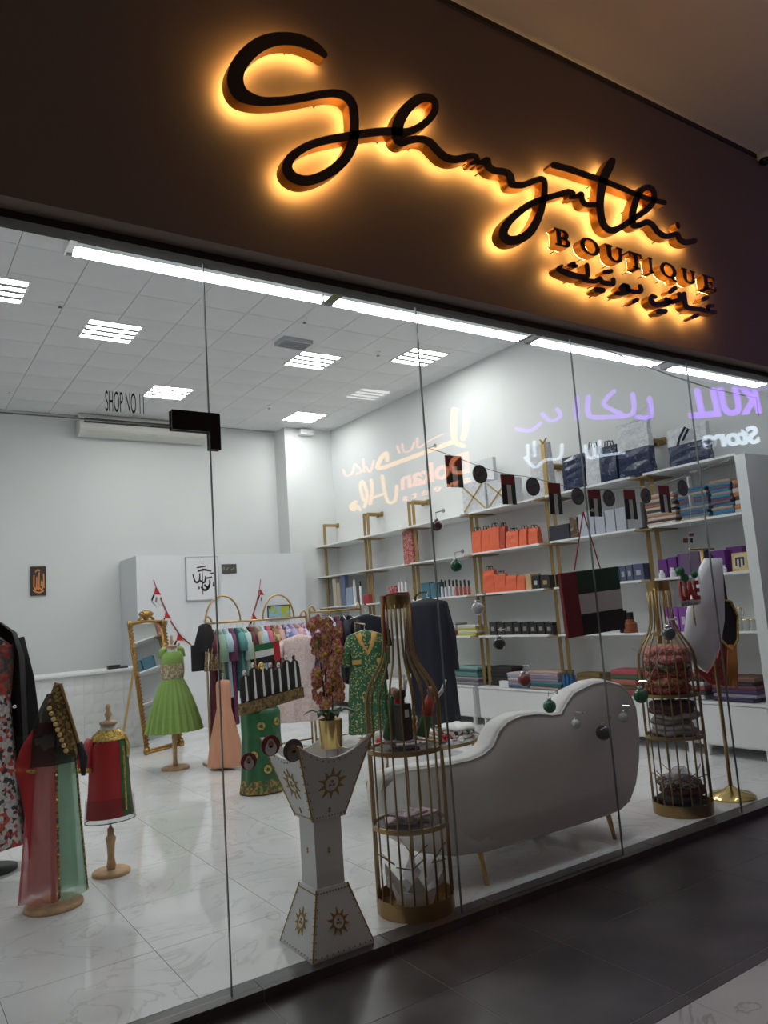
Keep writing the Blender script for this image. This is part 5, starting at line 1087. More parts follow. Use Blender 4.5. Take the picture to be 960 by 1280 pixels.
# round portrait stickers on the glass
for i, (px, py, r_, lb) in enumerate([(311, 952, 11.5, 'round red sticker with a bearded portrait, lowest on the glass'), (338.5, 932, 13.5, 'round red sticker with a portrait in white headscarf'), (367, 938, 14.5, 'round dark sticker with portrait overlapping the incense stand')]):
    yy = GLASS_Y+.0065; c = P(px, py, 1, yy); R0 = (P(px+r_, py, 1, yy)-P(px-r_, py, 1, yy)).length/2*.86
    t_ = T('portrait_sticker', lb, 'sticker', (c.x, yy, c.z), 0, 'portrait stickers on the glass')
    mb_ = lambda pl, y0, y1: MB().prism(pl, lambda u, v, d: (u*R0, d, v*R0), y0, y1)
    circ = [(math.cos(2*PI*q/28), math.sin(2*PI*q/28)) for q in range(28)]
    mb_(circ, 0, .004).build('disc', [mat('badge_red', (.22, .012, .015), .5), mat('badge_red', (.22, .012, .015), .5), mat('badge_grey', (.10, .09, .09), .5)][i], t_)
    mb_([(.62*u, .66*v-.30 if v < 0 else .70*v-.30+.0) for u, v in circ], -.0006, .004).build('white_robe', WHITEF if i < 2 else mat('badge_dim', (.25, .24, .23), .6), t_)
    mb_([(.38*u, .44*v+.22) for u, v in circ], -.0012, .004).build('headscarf', mat('scarf_white', (.6, .56, .55), .7) if i < 2 else mat('scarf_grey', (.20, .16, .15), .7), t_)
    mb_([(.25*u, .33*v+.14) for u, v in circ], -.0018, .004).build('face', SKIN, t_)
    mb_([(.19*u, .12*v-.10) for u, v in circ], -.0024, .004).build('beard', BLACKF, t_)
    mb_([(-.14, .18), (-.04, .18), (-.04, .22), (-.14, .22)], -.0024, .004).build('eye', BLACKF, t_); mb_([(.04, .18), (.14, .18), (.14, .22), (.04, .22)], -.0024, .004).build('eye', BLACKF, t_)
# ------------------------------------------------------------------ birdcage display stands
CAGEM = mat('cage_gold', (.36, .24, .10), .33, 1)
def cage(label, loc, levels):
    t_ = T('birdcage_stand', label, 'display stand', loc, 0, 'gold birdcage stands')
    prof = [(.199, .07), (.199, .5), (.199, .98), (.198, 1.05), (.190, 1.11), (.168, 1.165), (.136, 1.215), (.106, 1.265), (.087, 1.32), (.079, 1.39), (.078, 1.58)]
    MB().lathe([(.001, .0), (.205, 0), (.205, .08), (.196, .08), (.196, .02), (.001, .02)], seg=36).build('base_ring', CAGEM, t_, 'auto')
    MB().lathe([(.083, 1.56), (.083, 1.635), (.076, 1.635), (.076, 1.56), (.083, 1.56)], seg=28, cap=False).build('neck_collar', CAGEM, t_, 'auto')
    bme = None
    for k in range(20):
        if k in (4, 5, 6): continue
        a = 2*PI*k/20
        if bme is None: b = MB().tube([(r_, 0, z) for r_, z in prof], .0055, 6).build('bar', CAGEM, t_, True); bme = b.data
        else: b = bpy.data.objects.new('bar', bme); col.objects.link(b); b.parent = t_
        b.rotation_euler = (0, 0, a)
    for z in levels:
        MB().lathe([(.001, z-.004), (.19, z-.004), (.19, z+.004), (.001, z+.004)], seg=30).build('shelf_disc', mat('smoked_shelf', (.10, .10, .10), .15), t_, 'auto')
        MB().lathe([(.203, z-.012), (.203, z+.012), (.19, z+.012), (.19, z-.012), (.203, z-.012)], seg=36, cap=False).build('shelf_ring', CAGEM, t_, 'auto')
    for k in range(4):
        a = .5+PI/2*k; MB().tube([(.19*math.cos(a), .19*math.sin(a), .26), (.10*math.cos(a+.4), .10*math.sin(a+.4), .22), (.19*math.cos(a+.8), .19*math.sin(a+.8), .30)], .004, 5).build('scroll_wire', CAGEM, t_, True)
    return t_
C1, C2 = (2.39, .26, 0), (4.80, .335, 0)
L1, L2 = [.43, .815], [.53, .82]
cage('gold birdcage stand between the incense stand and sofa', C1, L1)
cage('gold birdcage stand holding red textiles beyond the sofa', C2, L2)
PAP = [mat('paper_white', (.72, .72, .73), .6), mat('paper_pink', (.58, .38, .42), .6), pattern('magazine', [(.7, .68, .68), (.5, .3, .34), (.25, .24, .27), (.66, .5, .52)], 22, 'noise')]
def flatpaper(label, c, z, d, rz, m, name='leaflet', cat='leaflet', group=None, tilt=0):
    o = MB().box((0, 0, d[2]/2), d).build(name, m); o.location = (c[0], c[1], z); o.rotation_euler = (tilt, 0, rz); return tag(o, label, cat, group)
for k in range(6): flatpaper(['white leaflet at the bottom of birdcage leaflet heap', 'pink leaflet lying low in the birdcage leaflet heap', 'glossy leaflet lying in the middle of birdcage heap', 'white leaflet upper in the birdcage heap', 'pink leaflet near the top of birdcage heap', 'glossy printed leaflet topping the birdcage heap'][k], (C1[0]+rnd.uniform(-.05, .05), C1[1]+rnd.uniform(-.05, .05)), L1[0]+.0045+k*.0105, (.17, .13, .01), rnd.uniform(0, 3), PAP[k % 3], group='leaflets on the middle birdcage shelf')
for k in range(5): flatpaper(['flat white booklet on the upper birdcage shelf bottom', 'pale booklet second on upper birdcage shelf', 'pink booklet on upper birdcage shelf', 'white booklet on upper birdcage shelf heap', 'glossy booklet topping the upper birdcage shelf heap'][k], (C1[0]+rnd.uniform(-.04, .06), C1[1]+rnd.uniform(-.05, .05)), L1[1]+.0045+k*.0085, (.17, .12, .008), rnd.uniform(0, 3), PAP[(k*2) % 3], group='booklets on the upper birdcage shelf')
bk = T('gift_basket', 'open white paper bowl in the birdcage base', 'basket', (C1[0], C1[1], .022))
MB().lathe([(.09, 0), (.10, .02), (.12, .09), (.11, .09), (.09, .02), (.001, .015)], seg=24).build('bowl', LACQ, bk, True)
for k in range(6):
    a = k*1.05; MB().add([Vector((.05*math.cos(a), .05*math.sin(a), .07)), Vector((.15*math.cos(a-.35), .15*math.sin(a-.35), .11)), Vector((.17*math.cos(a), .17*math.sin(a), .19)), Vector((.15*math.cos(a+.35), .15*math.sin(a+.35), .10)), Vector((.05*math.cos(a), .05*math.sin(a), .066)), Vector((.15*math.cos(a-.35), .15*math.sin(a-.35), .106)), Vector((.17*math.cos(a), .17*math.sin(a), .187)), Vector((.15*math.cos(a+.35), .15*math.sin(a+.35), .096))], [(0, 1, 2, 3), (7, 6, 5, 4), (0, 1, 5, 4), (1, 2, 6, 5), (2, 3, 7, 6), (3, 0, 4, 7)]).build('paper_sheet', PAP[k % 2 * 0], bk)
# upper shelf goods of the first cage
vz = L1[1]+.048
bt = T('oud_bottle', 'black square bottle with white label in birdcage', 'bottle', (C1[0]-.02, C1[1]-.03, vz))
MB().b2((-.035, -.035, 0), (.035, .035, .19)).build('body', BLACK, bt, bevel=.005); MB().lathe([(.014, .19), (.014, .22), (.022, .225), (.022, .26), (.001, .26)], seg=12).build('stopper', DARK, bt, True); MB().b2((-.012, -.037, .12), (.014, -.035, .16)).build('label', LACQ, bt)
for i, (dx, dy, m_, lb) in enumerate([(.04, .02, REDF, 'red doll in the birdcage'), (.09, -.04, mat('red2', (.55, .05, .03), .6), 'red festive doll leaning in birdcage'), (-.06, .06, GREENF, 'green doll in birdcage behind the bottle')]):
    t_ = T('festive_doll', lb, 'doll', (C1[0]+dx, C1[1]+dy, vz), 0, None, (.0, (-.25, .35, .2)[i], 0))
    MB().lathe([(.001, 0), (.035, 0), (.03, .10), (.02, .16), (.001, .17)], seg=12).build('lower_body', GREENF if i else WHITEF, t_, True); MB().lathe([(.028, .11), (.036, .16), (.02, .22), (.001, .23)], seg=12).build('upper_body', m_, t_, True)
    MB().ball((0, 0, .25), .026).build('head', SKIN, t_, True); MB().tube([(.02, 0, .19), (.06, -.01, .26), (.075, -.01, .33)], [.012, .011, .006], 7).build('arm', WHITEF, t_, True)
gc = T('gold_cup', 'small gold trophy cup beside dolls in the birdcage', 'cup', (C1[0]+.10, C1[1]+.06, vz)); MB().lathe([(.02, 0), (.008, .02), (.012, .04), (.03, .07), (.032, .1), (.028, .1), (.001, .05)], seg=14).build('bowl', BRASS, gc, True)
# second cage goods
def heap(label, c, z, r_, h, cols, seed, name='cloth_heap', cat='textile heap'):
    rg = random.Random(seed); t_ = T(name, label, cat, (c[0], c[1], z)); n = len(cols)
    for k, m_ in enumerate(cols):
        a = rg.uniform(0, 6); seg = 26; z0 = h*k/n; th = h/n*1.3; R = []
        off = (rg.uniform(-.02, .02), rg.uniform(-.02, .02))
        for q, s in ((0, .8), (.3, 1), (.7, .98), (1, .7), (1.05, .3)):
            R.append([(off[0]+r_*s*math.cos(2*PI*j/seg)*(1+.09*math.sin(3*2*PI*j/seg+a)+.05*math.sin(7*2*PI*j/seg+a*2)), off[1]+r_*s*math.sin(2*PI*j/seg)*(1+.09*math.sin(2*2*PI*j/seg+a)), z0+th*q+.008*math.sin(5*2*PI*j/seg+a*k)) for j in range(seg)])
        MB().rings(R).build('folded_piece', m_, t_, True)
    return t_
def cp(nm, cs, sc=30): return pattern(nm, cs, sc, 'noise')
PKR = cp('pink_red_print', [(.50, .14, .16), (.60, .28, .26), (.35, .05, .06), (.55, .35, .32)]); RDP = cp('red_dark_print', [(.22, .02, .03), (.40, .06, .05), (.12, .03, .03), (.45, .20, .08)])
heap('heap of red and pink printed scarves in the birdcage top', C2, L2[1]+.004, .165, .32, [RDP, cp('rdp2', [(.30, .03, .03), (.5, .2, .1), (.1, .1, .06)]), RDP, cp('green_red', [(.30, .05, .05), (.05, .10, .05), (.4, .25, .2)]), PKR, PKR], 4)
heap('heap of brown and grey folded scarves in birdcage middle', C2, L2[0]+.004, .15, .225, [cm(.30,.27,.25), cm(.45,.43,.42), cm(.20,.18,.17), cm(.40,.37,.34), cm(.10,.03,.03), cm(.08,.025,.025)], 5)
heap('heap of dark wrapped sachets in the birdcage base', C2, .022, .15, .20, [cm(.03,.05,.035), cm(.05,.04,.04), cm(.10,.04,.035), cp('wrap', [(.08, .05, .05), (.3, .28, .28), (.03, .03, .03), (.15, .06, .05)], 35)], 6)
pw2 = T('plastic_wrap', 'crumpled clear plastic on the dark sachets in birdcage', 'plastic wrap', (C2[0], C2[1], .022+.19)); MB().lathe([(.09, 0), (.10, .04), (.05, .09), (.02, .10)], seg=11, sx=1, sy=.8).build('sheet', sheer('clear_film2', (.65, .65, .66), .4, .2), pw2)
# ------------------------------------------------------------------ sofa
SOFA = mat('sofa_velvet', (.74, .72, .70), .75, sheen=.1, bump=.08, bscale=120); SOFAW = mat('sofa_piping', (.76, .74, .72), .7, sheen=.2)
sy0 = .24
top = [(473, 990), (476, 976), (488, 966), (510, 960), (540, 956), (565, 952), (588, 947), (604, 940), (615, 930), (622, 912), (633, 900), (650, 892), (672, 889), (690, 891), (700, 890), (706, 878), (716, 864), (740, 852), (758, 849), (776, 854), (789, 866), (796, 884), (800, 915), (800, 948), (796, 980), (788, 1003), (775, 1015)]
bot = [(760, 1021), (720, 1034), (660, 1052), (612, 1066), (570, 1072), (530, 1068), (500, 1052), (482, 1030), (474, 1008)]
def sofa_y(px): return .22+(.50*((640-px)/170.0)**2 if px < 640 else 0)
pts3 = [P(x, y, 1, sofa_y(x)) for x, y in top+bot]
so = T('sofa', 'white velvet sofa with scalloped wavy backrest seen from behind', 'sofa', (3.2, .62, 0))
def ins(e, d):
    n = len(pts3); rr = []
    for i, p_ in enumerate(pts3):
        a, b = pts3[i-1], pts3[(i+1) % n]; tx, tz = b.x-a.x, b.z-a.z; l = math.hypot(tx, tz) or 1
        rr.append((p_.x+tz/l*e-3.2, p_.y+d-.62, p_.z-tx/l*e))
    return rr
def interp(tab, x):
    tab = sorted(tab)
    if x <= tab[0][0]: return tab[0][1]
    for (a, za), (b, zb_) in zip(tab, tab[1:]):
        if x <= b: return za+(zb_-za)*(x-a)/max(1e-6, b-a)
    return tab[-1][1]
_r = ins(.030, 0); NT = len(top)
_t = [(v[0], v[2]) for v in _r[:NT-4]]; _b = [(v[0], v[2]) for v in _r[NT-3:]]; _y = [(v[0], v[1]) for v in _r[:NT-4]]
x0_, x1_ = max(min(_t)[0], min(_b)[0]), min(max(_t)[0], max(_b)[0])-.004
def back_grid(mb, d0, bulge):
    nx, nz = 44, 10; vs = []
    for a_ in range(nx+1):
        x = x0_+(x1_-x0_)*a_/nx; zt2, zb2, yy = interp(_t, x), interp(_b, x), interp(_y, x)
        for c_ in range(nz+1):
            v = c_/nz; vs.append((x, yy+d0+bulge*(1-(2*v-1)**4)*min(1, 6*a_/nx, 6*(nx-a_)/nx), zb2+(zt2-zb2)*v))
    mb.add(vs, [(a_*(nz+1)+c_, (a_+1)*(nz+1)+c_, (a_+1)*(nz+1)+c_+1, a_*(nz+1)+c_+1) for a_ in range(nx) for c_ in range(nz)])
bk_ = MB(); bk_.rings([ins(.14, .004), ins(.045, -.002), ins(.02, 0), ins(.004, .012), ins(0, .035), ins(0, .12), ins(.012, .15), ins(.04, .165), ins(.06, .165)], False, False)
bk_.build('backrest_border', SOFA, so, True)
bp = MB(); back_grid(bp, -.004, -.022); bp.build('backrest_panel', SOFA, so, True)
bp = MB(); back_grid(bp, .168, .02); bp.build('backrest_front', SOFA, so, True)
MB().tube(ins(.016, .0)[:len(top)], .006, 6).build('piping', SOFAW, so, True)
plan = [(2.62, .78), (2.70, .58), (2.86, .42), (3.1, .36), (4.0, .36), (4.08, .5), (4.08, .85), (3.95, 1.0), (3.3, 1.06), (2.95, 1.04), (2.74, .96)]
pc = (3.35, .68)
def pl_(s, z): return [(pc[0]+(x-pc[0])*s-3.2, pc[1]+(y-pc[1])*s-.62, z) for x, y in plan]
MB().rings([pl_(.9, .17), pl_(.97, .19), pl_(1, .26), pl_(1, .40), pl_(.97, .45), pl_(.9, .47)]).build('seat', SOFA, so, True)
pr = [(4.0, .25), (4.0, .60), (4.04, .66), (4.14, .66), (4.19, .60), (4.19, .30)]
MB().rings([[(u-3.2, .34-.62, v) for u, v in pr], [(u-3.2, .75-.62, v*.96) for u, v in pr], [(u-3.2, .92-.62, v*.85) for u, v in pr]]).build('arm', SOFA, so, True)
for px, py in ((612, 1108), (772, 1050)):
    q = P(px, py, 2, 0); MB().tube([(q.x-3.2, q.y+.02-.62, 0), (q.x-3.2, q.y+.07-.62, .20)], [.012, .021], 10).build('leg', GOLD, so, True)
for x, y in ((2.78, .85), (3.9, .88)): MB().tube([(x-3.2, y-.62, 0), (x-3.2, y-.03-.62, .20)], [.012, .02], 10).build('leg', GOLD, so, True)
# white sandals under the sofa
sh = [P(700, 1050, 2, 0), P(712, 1046, 2, 0)]
for i in range(2):
    o = T('sandal', ['white sandal under the sofa, left one of the pair', 'white sandal under the sofa, right one of the pair'][i], 'sandal', (3.62+i*.10, .75, 0), .3, 'pair of white sandals')
    MB().prism([(-.035, -.11), (.03, -.11), (.036, 0), (.04, .08), (.02, .12), (-.02, .12), (-.04, .07)], lambda u, v, d: (u, v, d), 0, .018).build('sole', LACQ, o); MB().tube([(-.038, .04, .015), (0, .03, .05), (.038, .04, .015)], .01, 6).build('strap', LACQ, o, True)
# ------------------------------------------------------------------ round two-tier coffee table with trinkets
tcx, tcy, tr_ = 3.72, 1.98, .50
tb = T('coffee_table', 'round two tier gold coffee table covered with trinkets', 'table', (tcx, tcy, 0))
for z, r_ in ((.50, tr_), (.17, tr_*.92)):
    MB().lathe([(.001, z-.008), (r_-.01, z-.008), (r_-.01, z), (.001, z)], seg=40).build('glass_top', mat('pale_glass_top', (.50, .53, .53), .08), tb, 'auto')
    MB().lathe([(r_, z-.018), (r_, z+.006), (r_-.012, z+.006), (r_-.012, z-.018), (r_, z-.018)], seg=44, cap=False).build('gold_rim', CAGEM, tb, 'auto')
for k in range(4):
    a = .4+k*PI/2; MB().tube([((tr_-.01)*math.cos(a), (tr_-.01)*math.sin(a), 0), ((tr_-.01)*math.cos(a), (tr_-.01)*math.sin(a), .5)], .011, 8).build('leg', CAGEM, tb, True)
TRN = [('red wrapped sweet', REDF), ('green wrapped sweet', GREENF), ('white wrapped sweet', WHITEF), ('black wrapped sweet', BLACKF), ('cream wrapped sweet', cm(.55,.48,.40)), ('pink wrapped sweet', cm(.55,.26,.28))]
rg = random.Random(11)
wrap_cache = {}
spots = []
while len(spots) < 30:
    a, q = rg.uniform(0, 6.28), math.sqrt(rg.uniform(.0, .84))*tr_; c_ = (q*math.cos(a), q*math.sin(a))
    if any(math.hypot(c_[0]-hx, c_[1]-hy) < hr for hx, hy, hr in ((.24, -.20, .21), (-.14, -.30, .18), (.02, .05, .20))): continue
    if any(math.hypot(c_[0]-d_[0], c_[1]-d_[1]) < .062 for d_ in spots): 
        if rg.random() > .02: continue
    spots.append(c_)
for k, c_ in enumerate(spots):
    nm, m_ = TRN[k % 6]
    t_ = T('wrapped_sweet', nm+' scattered on the round coffee table', 'sweet', (tcx+c_[0], tcy+c_[1], .5), rg.uniform(0, 3), 'wrapped sweets on the coffee table')
    if k % 6 not in wrap_cache:
        b = MB().lathe([(.001, -.028), (.016, -.024), (.022, 0), (.016, .024), (.001, .028)], (0, 0, .018), 10).build('centre', m_, t_, True); c = MB(); 
        for s in (-1, 1): c.lathe([(.003, 0), (.02, s*.0), (.02, s*.004)], (s*.03, 0, .018), 8, .6, 1)
        c.build('twist', m_, t_); wrap_cache[k % 6] = t_
    else:
        for ch in wrap_cache[k % 6].children: copy_obj(ch, t_)
tf = T('serving_tray', 'white paper tray with green red black ribbons on coffee table', 'tray', (tcx+.02, tcy+.05, .5))
MB().lathe([(.10, 0), (.15, .02), (.16, .06), (.15, .06), (.09, .012), (.001, .01)], seg=24).build('bowl', LACQ, tf, True)
for k in range(7):
    a = k*.9; MB().tube([(.05*math.cos(a), .05*math.sin(a), .03), (.11*math.cos(a+.3), .11*math.sin(a+.3), .13), (.16*math.cos(a+.6), .16*math.sin(a+.6), .07)], [.02, .025, .012], 7, flat=(.3, 1)).build('ribbon_loop', [REDF, GREENF, BLACKF, WHITEF][k % 4], tf, True)
for k in range(9): flatpaper(['cream greeting card on coffee table beside the tray', 'pink greeting card on the coffee table', 'white printed card on the coffee table', 'glossy card near the coffee table rim', 'white folded card near the coffee table rim', 'pink card half under sweets on coffee table', 'glossy card half under sweets on coffee table', 'white card by the ribbon tray on coffee table', 'pink printed card by the ribbon tray'][k], (tcx+.36*math.cos(k*.7), tcy+.30*math.sin(k*.7)), .5+.0012*k, (.15, .10, .002), k*.9, PAP[k % 3], 'greeting_card', 'card', 'cards on the coffee table')
FEST = pattern('festive_paper', [(.70, .69, .68), (.74, .73, .72), (.45, .06, .06), (.66, .60, .54), (.03, .16, .07), (.72, .70, .70), (.03, .03, .03), (.72, .71, .70)], 26)
heap('crumpled heap of white festive paper on the coffee table', (tcx+.24, tcy-.20), .503, .15, .09, [FEST, FEST, WHITEF], 21, 'paper_heap', 'paper heap')
heap('heap of red and green party ribbon packs on coffee table', (tcx-.14, tcy-.30), .503, .12, .07, [FEST, cp('fest2', [(.6, .58, .56), (.5, .1, .1), (.04, .18, .08), (.7, .68, .66)], 22)], 22, 'paper_heap', 'paper heap')
for k in range(3):
    a = -2.3+k*.75; bw = T('ribbon_bow', ['green ribbon bow on the coffee table', 'red ribbon bow on the coffee table', 'black and white ribbon bow on the coffee table'][k], 'bow', (tcx+.33*math.cos(a), tcy+.33*math.sin(a), .512), a)
    mm = [GREENF, REDF, BLACKF][k]
    for s in (-1, 1): MB().tube([(0, 0, .02), (s*.05, 0, .06), (s*.09, .01, .03), (s*.05, -.01, .01), (0, 0, .02)], .016, 6, flat=(.4, 1)).build('loop', mm, bw, True); MB().tube([(0, 0, .02), (s*.04, -.06, .006), (s*.06, -.11, .004)], .012, 6, flat=(.3, 1)).build('tail', WHITEF if k == 2 else mm, bw, True)
# ------------------------------------------------------------------ gold pole stand, white headcloth, fringed shawl
ps = T('pole_stand', 'gold pole stand with round brass foot by the glass', 'stand', (5.34, .30, 0))
MB().lathe([(.001, 0), (.17, 0), (.17, .012), (.15, .03), (.06, .055), (.02, .085), (.001, .09)], seg=36).build('foot', BRASS, ps, 'auto')
MB().tube([(0, 0, .06), (0, 0, 1.86)], .015, 10).build('pole', CAGEM, ps, True)
MB().tube([(-.16, 0, 1.86), (.16, 0, 1.86)], .010, 8).build('crossbar', CAGEM, ps, True)
wc = T('white_cloth', 'white folded headcloth hanging pointed from the pole stand', 'cloth', (5.27, .235, 1.87))
def on(px, py, y): q = P(px, py, 1, y); return (q.x-5.27, y-.235, q.z-1.87)
oc_ = [(884, 698), (903, 697), (905, 740), (906, 775), (901, 805), (893, 828), (884, 840), (872, 830), (861, 815), (859, 795), (862, 765), (870, 735), (877, 712)]
front = [Vector(on(x, y, .235)) for x, y in oc_]; cen = sum(front, Vector())/len(front)
m_ = MB(); nn = len(front)
m_.rings([[cen+(v-cen)*.02+Vector((.02, -.045, .05)) for v in front], [cen+(v-cen)*.5+Vector((.01, -.04+.012*math.sin(i*2.2), 0)) for i, v in enumerate(front)], [cen+(v-cen)*.85+Vector((0, -.02+.01*math.sin(i*2.9), 0)) for i, v in enumerate(front)], front, [v+Vector((0, .03, 0)) for v in front]]); m_.build('drape', mat('headcloth_white', (.84, .86, .90), .7), wc, True)
sw = T('fringed_shawl', 'red black and orange fringed shawl hanging behind white cloth', 'shawl', (5.44, .42, 1.66))
def on2(px, py, y): q = P(px, py, 1, y); return Vector((q.x-5.44, y-.42, q.z-1.66))
def panel(pts, m__, nm, y=.42, th=.02, par=sw):
    a_ = [on2(x, yy, y) for x, yy in pts]; k = len(a_); return MB().add(a_+[v+Vector((0, th, 0)) for v in a_], [tuple(range(k)), tuple(range(2*k-1, k-1, -1))]+[(i, (i+1) % k, k+(i+1) % k, k+i) for i in range(k)]).build(nm, m__, par)
panel([(903, 750), (912, 752), (921, 770), (921, 800), (913, 812), (904, 800)], BLACKF, 'black_panel')
panel([(903, 800), (918, 812), (919, 850), (910, 858), (888, 855), (870, 838), (872, 832), (884, 842), (896, 826)], cp('shawl_red', [(.35, .02, .02), (.45, .04, .03), (.22, .015, .015), (.4, .1, .04)], 20), 'red_panel')
for k in range(7):
    q0_, q1_ = on2(910+k*1.6, 806, .41), on2(908+k*2.2, 858+rg.uniform(-4, 4), .41); MB().tube([q0_, (q0_+q1_)/2+Vector((.006*math.sin(k), -.005, 0)), q1_], [.007, .009, .006], 6).build('fringe', mat('fringe_orange', (.55, .22, .04), .7), sw, True)
MB().tube([on2(904, 750, .41), on2(914, 752, .41), on2(922, 770, .41), on2(922, 800, .41), on2(914, 814, .41), on2(902, 800, .41)], .010, 6).build('gold_border', GLIT, sw, True)
MB().tube([on2(908, 752, .42), on2(902, 715, .40), (5.40-5.44, .30-.42, .20)], .012, 6).build('top_tie', BLACKF, sw, True)
# ------------------------------------------------------------------ hanging flag panel
fy = .12
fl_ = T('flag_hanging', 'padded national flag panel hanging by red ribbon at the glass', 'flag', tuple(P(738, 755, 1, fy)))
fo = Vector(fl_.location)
def fq(u, v): # bilinear in the traced quad
    a_, b_, c_, d_ = (698, 717), (771, 708), (780, 786), (709, 798)
    x = (a_[0]*(1-u)+b_[0]*u)*(1-v)+(d_[0]*(1-u)+c_[0]*u)*v; y = (a_[1]*(1-u)+b_[1]*u)*(1-v)+(d_[1]*(1-u)+c_[1]*u)*v
    return P(x, y, 1, fy)
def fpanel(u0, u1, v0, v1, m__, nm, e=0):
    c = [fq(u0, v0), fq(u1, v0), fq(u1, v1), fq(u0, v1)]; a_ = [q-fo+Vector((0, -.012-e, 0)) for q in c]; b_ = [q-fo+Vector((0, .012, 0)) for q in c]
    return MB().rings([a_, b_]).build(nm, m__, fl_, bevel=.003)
fpanel(0, .27, 0, 1, mat('flag_red_shaded', (.20, .012, .018), .7), 'red_band', .002); fpanel(.27, 1, 0, .36, mat('flag_green_shaded', (.006, .05, .022), .7), 'green_stripe'); fpanel(.27, 1, .36, .67, mat('flag_white', (.74, .73, .72), .7), 'white_stripe'); fpanel(.27, 1, .67, 1, mat('flag_black', (.008, .008, .01), .7), 'black_stripe')  # red and green darkened in the colour for the unlit, backlit side
for px in (718, 751): MB().tube([P(px, 713, 1, fy)-fo, (P(px, 713, 1, fy)+P(729, 640, 1, fy))/2-fo, P(729, 640, 1, fy)-fo], .006, 5, flat=(1, .3)).build('ribbon', REDF, fl_)
hk = P(729, 640, 1, fy)
def suction(o, p, par):
    MB().tube([Vector((p.x, GLASS_Y+.0055, p.z))-o, Vector((p.x, GLASS_Y+.016, p.z))-o], [.012, .006], 10).build('suction_cup', sheer('cup_clear', (.6, .62, .62), .5, .2), par, True)
    MB().tube([Vector((p.x, GLASS_Y+.014, p.z))-o, Vector((p.x, p.y, p.z))-o], .003, 5).build('hook', CHROME, par)
suction(fo, hk, fl_)
# ------------------------------------------------------------------ bunting across the window
by = .10
bpts = [(535, 560), (560, 568), (600, 583), (630, 592), (665, 597), (700, 606), (740, 611), (790, 610), (830, 604), (870, 590), (905, 577)]
cs = catmull([(x, y, 0.) for x, y in bpts], 5)
bn = T('bunting', 'string of small flags and round discs hung across the window', 'bunting', tuple(P(720, 605, 1, by))); bo = Vector(bn.location)
MB().tube([P(x, y, 1, by)-bo for x, y, _ in cs], .0022, 5).build('string', mat('string_grey', (.30, .28, .26), .7), bn)
DISC = mat('disc_grey', (.13, .125, .125), .6); DISCR = mat('disc_rim', (.05, .05, .05), .5)
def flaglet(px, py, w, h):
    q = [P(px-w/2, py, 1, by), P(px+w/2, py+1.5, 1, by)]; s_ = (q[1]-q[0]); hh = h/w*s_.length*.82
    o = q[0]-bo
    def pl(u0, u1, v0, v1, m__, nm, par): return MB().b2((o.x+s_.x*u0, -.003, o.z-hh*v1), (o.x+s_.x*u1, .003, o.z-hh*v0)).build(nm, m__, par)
    p_ = pl(0, 1, 0, .34, mat('bunting_red_shaded', (.22, .02, .02), .7), 'flag', bn)
    pl(.0, .36, .34, 1, mat('fl_black', (.012, .012, .012), .7), 'stripe', p_); pl(.36, .68, .34, 1, mat('fl_white', (.74, .74, .73), .7), 'stripe', p_); pl(.68, 1, .34, 1, mat('bunting_green_shaded', (.015, .06, .03), .7), 'stripe', p_)  # bunting red and green also hold backlit shade in their colour
def disc(px, py, w, h, par=None):
    q = P(px, py, 1, by); R0 = (P(px+w/2, py, 1, by)-P(px-w/2, py, 1, by)).length/2*.88
    o = q-bo; d = MB().tube([(o.x, -.003, o.z-R0), (o.x, .003, o.z-R0)], R0, 24).build('disc', DISC, bn)
    MB().lathe([(R0, -.004), (R0, .004), (R0*.86, .004), (R0*.86, -.004), (R0, -.004)], (0, 0, 0), 24, cap=False).build('rim', DISCR, d)
    r2 = d.children[0]; r2.location = (o.x, 0, o.z-R0); r2.rotation_euler = (PI/2, 0, 0)
    m_ = MB()
    for k in range(3): m_.tube([(o.x+R0*(-.4+.1*k), -.005, o.z-R0*(1.25-.15*k)), (o.x+R0*.1, -.005, o.z-R0*(1.1-.2*k)), (o.x+R0*.4, -.005, o.z-R0*(.95-.1*k))], R0*.06, 4)
    x_ = m_.build('print', DISCR, d); x_['kind'] = 'stuff'
def sy_at(px): 
    for i in range(len(cs)-1):
        if cs[i][0] <= px <= cs[i+1][0]: return cs[i][1]
    return cs[-1][1]
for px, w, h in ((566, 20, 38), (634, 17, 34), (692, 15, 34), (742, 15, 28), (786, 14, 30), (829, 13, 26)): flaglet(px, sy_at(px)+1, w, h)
for px, w in ((599, 20), (665, 19), (721, 17), (760, 16), (806, 14), (852, 14)): disc(px, sy_at(px)+1, w, w)
for px, py in ((536, 560), (903, 577)): suction(bo, P(px, py, 1, by), bn)
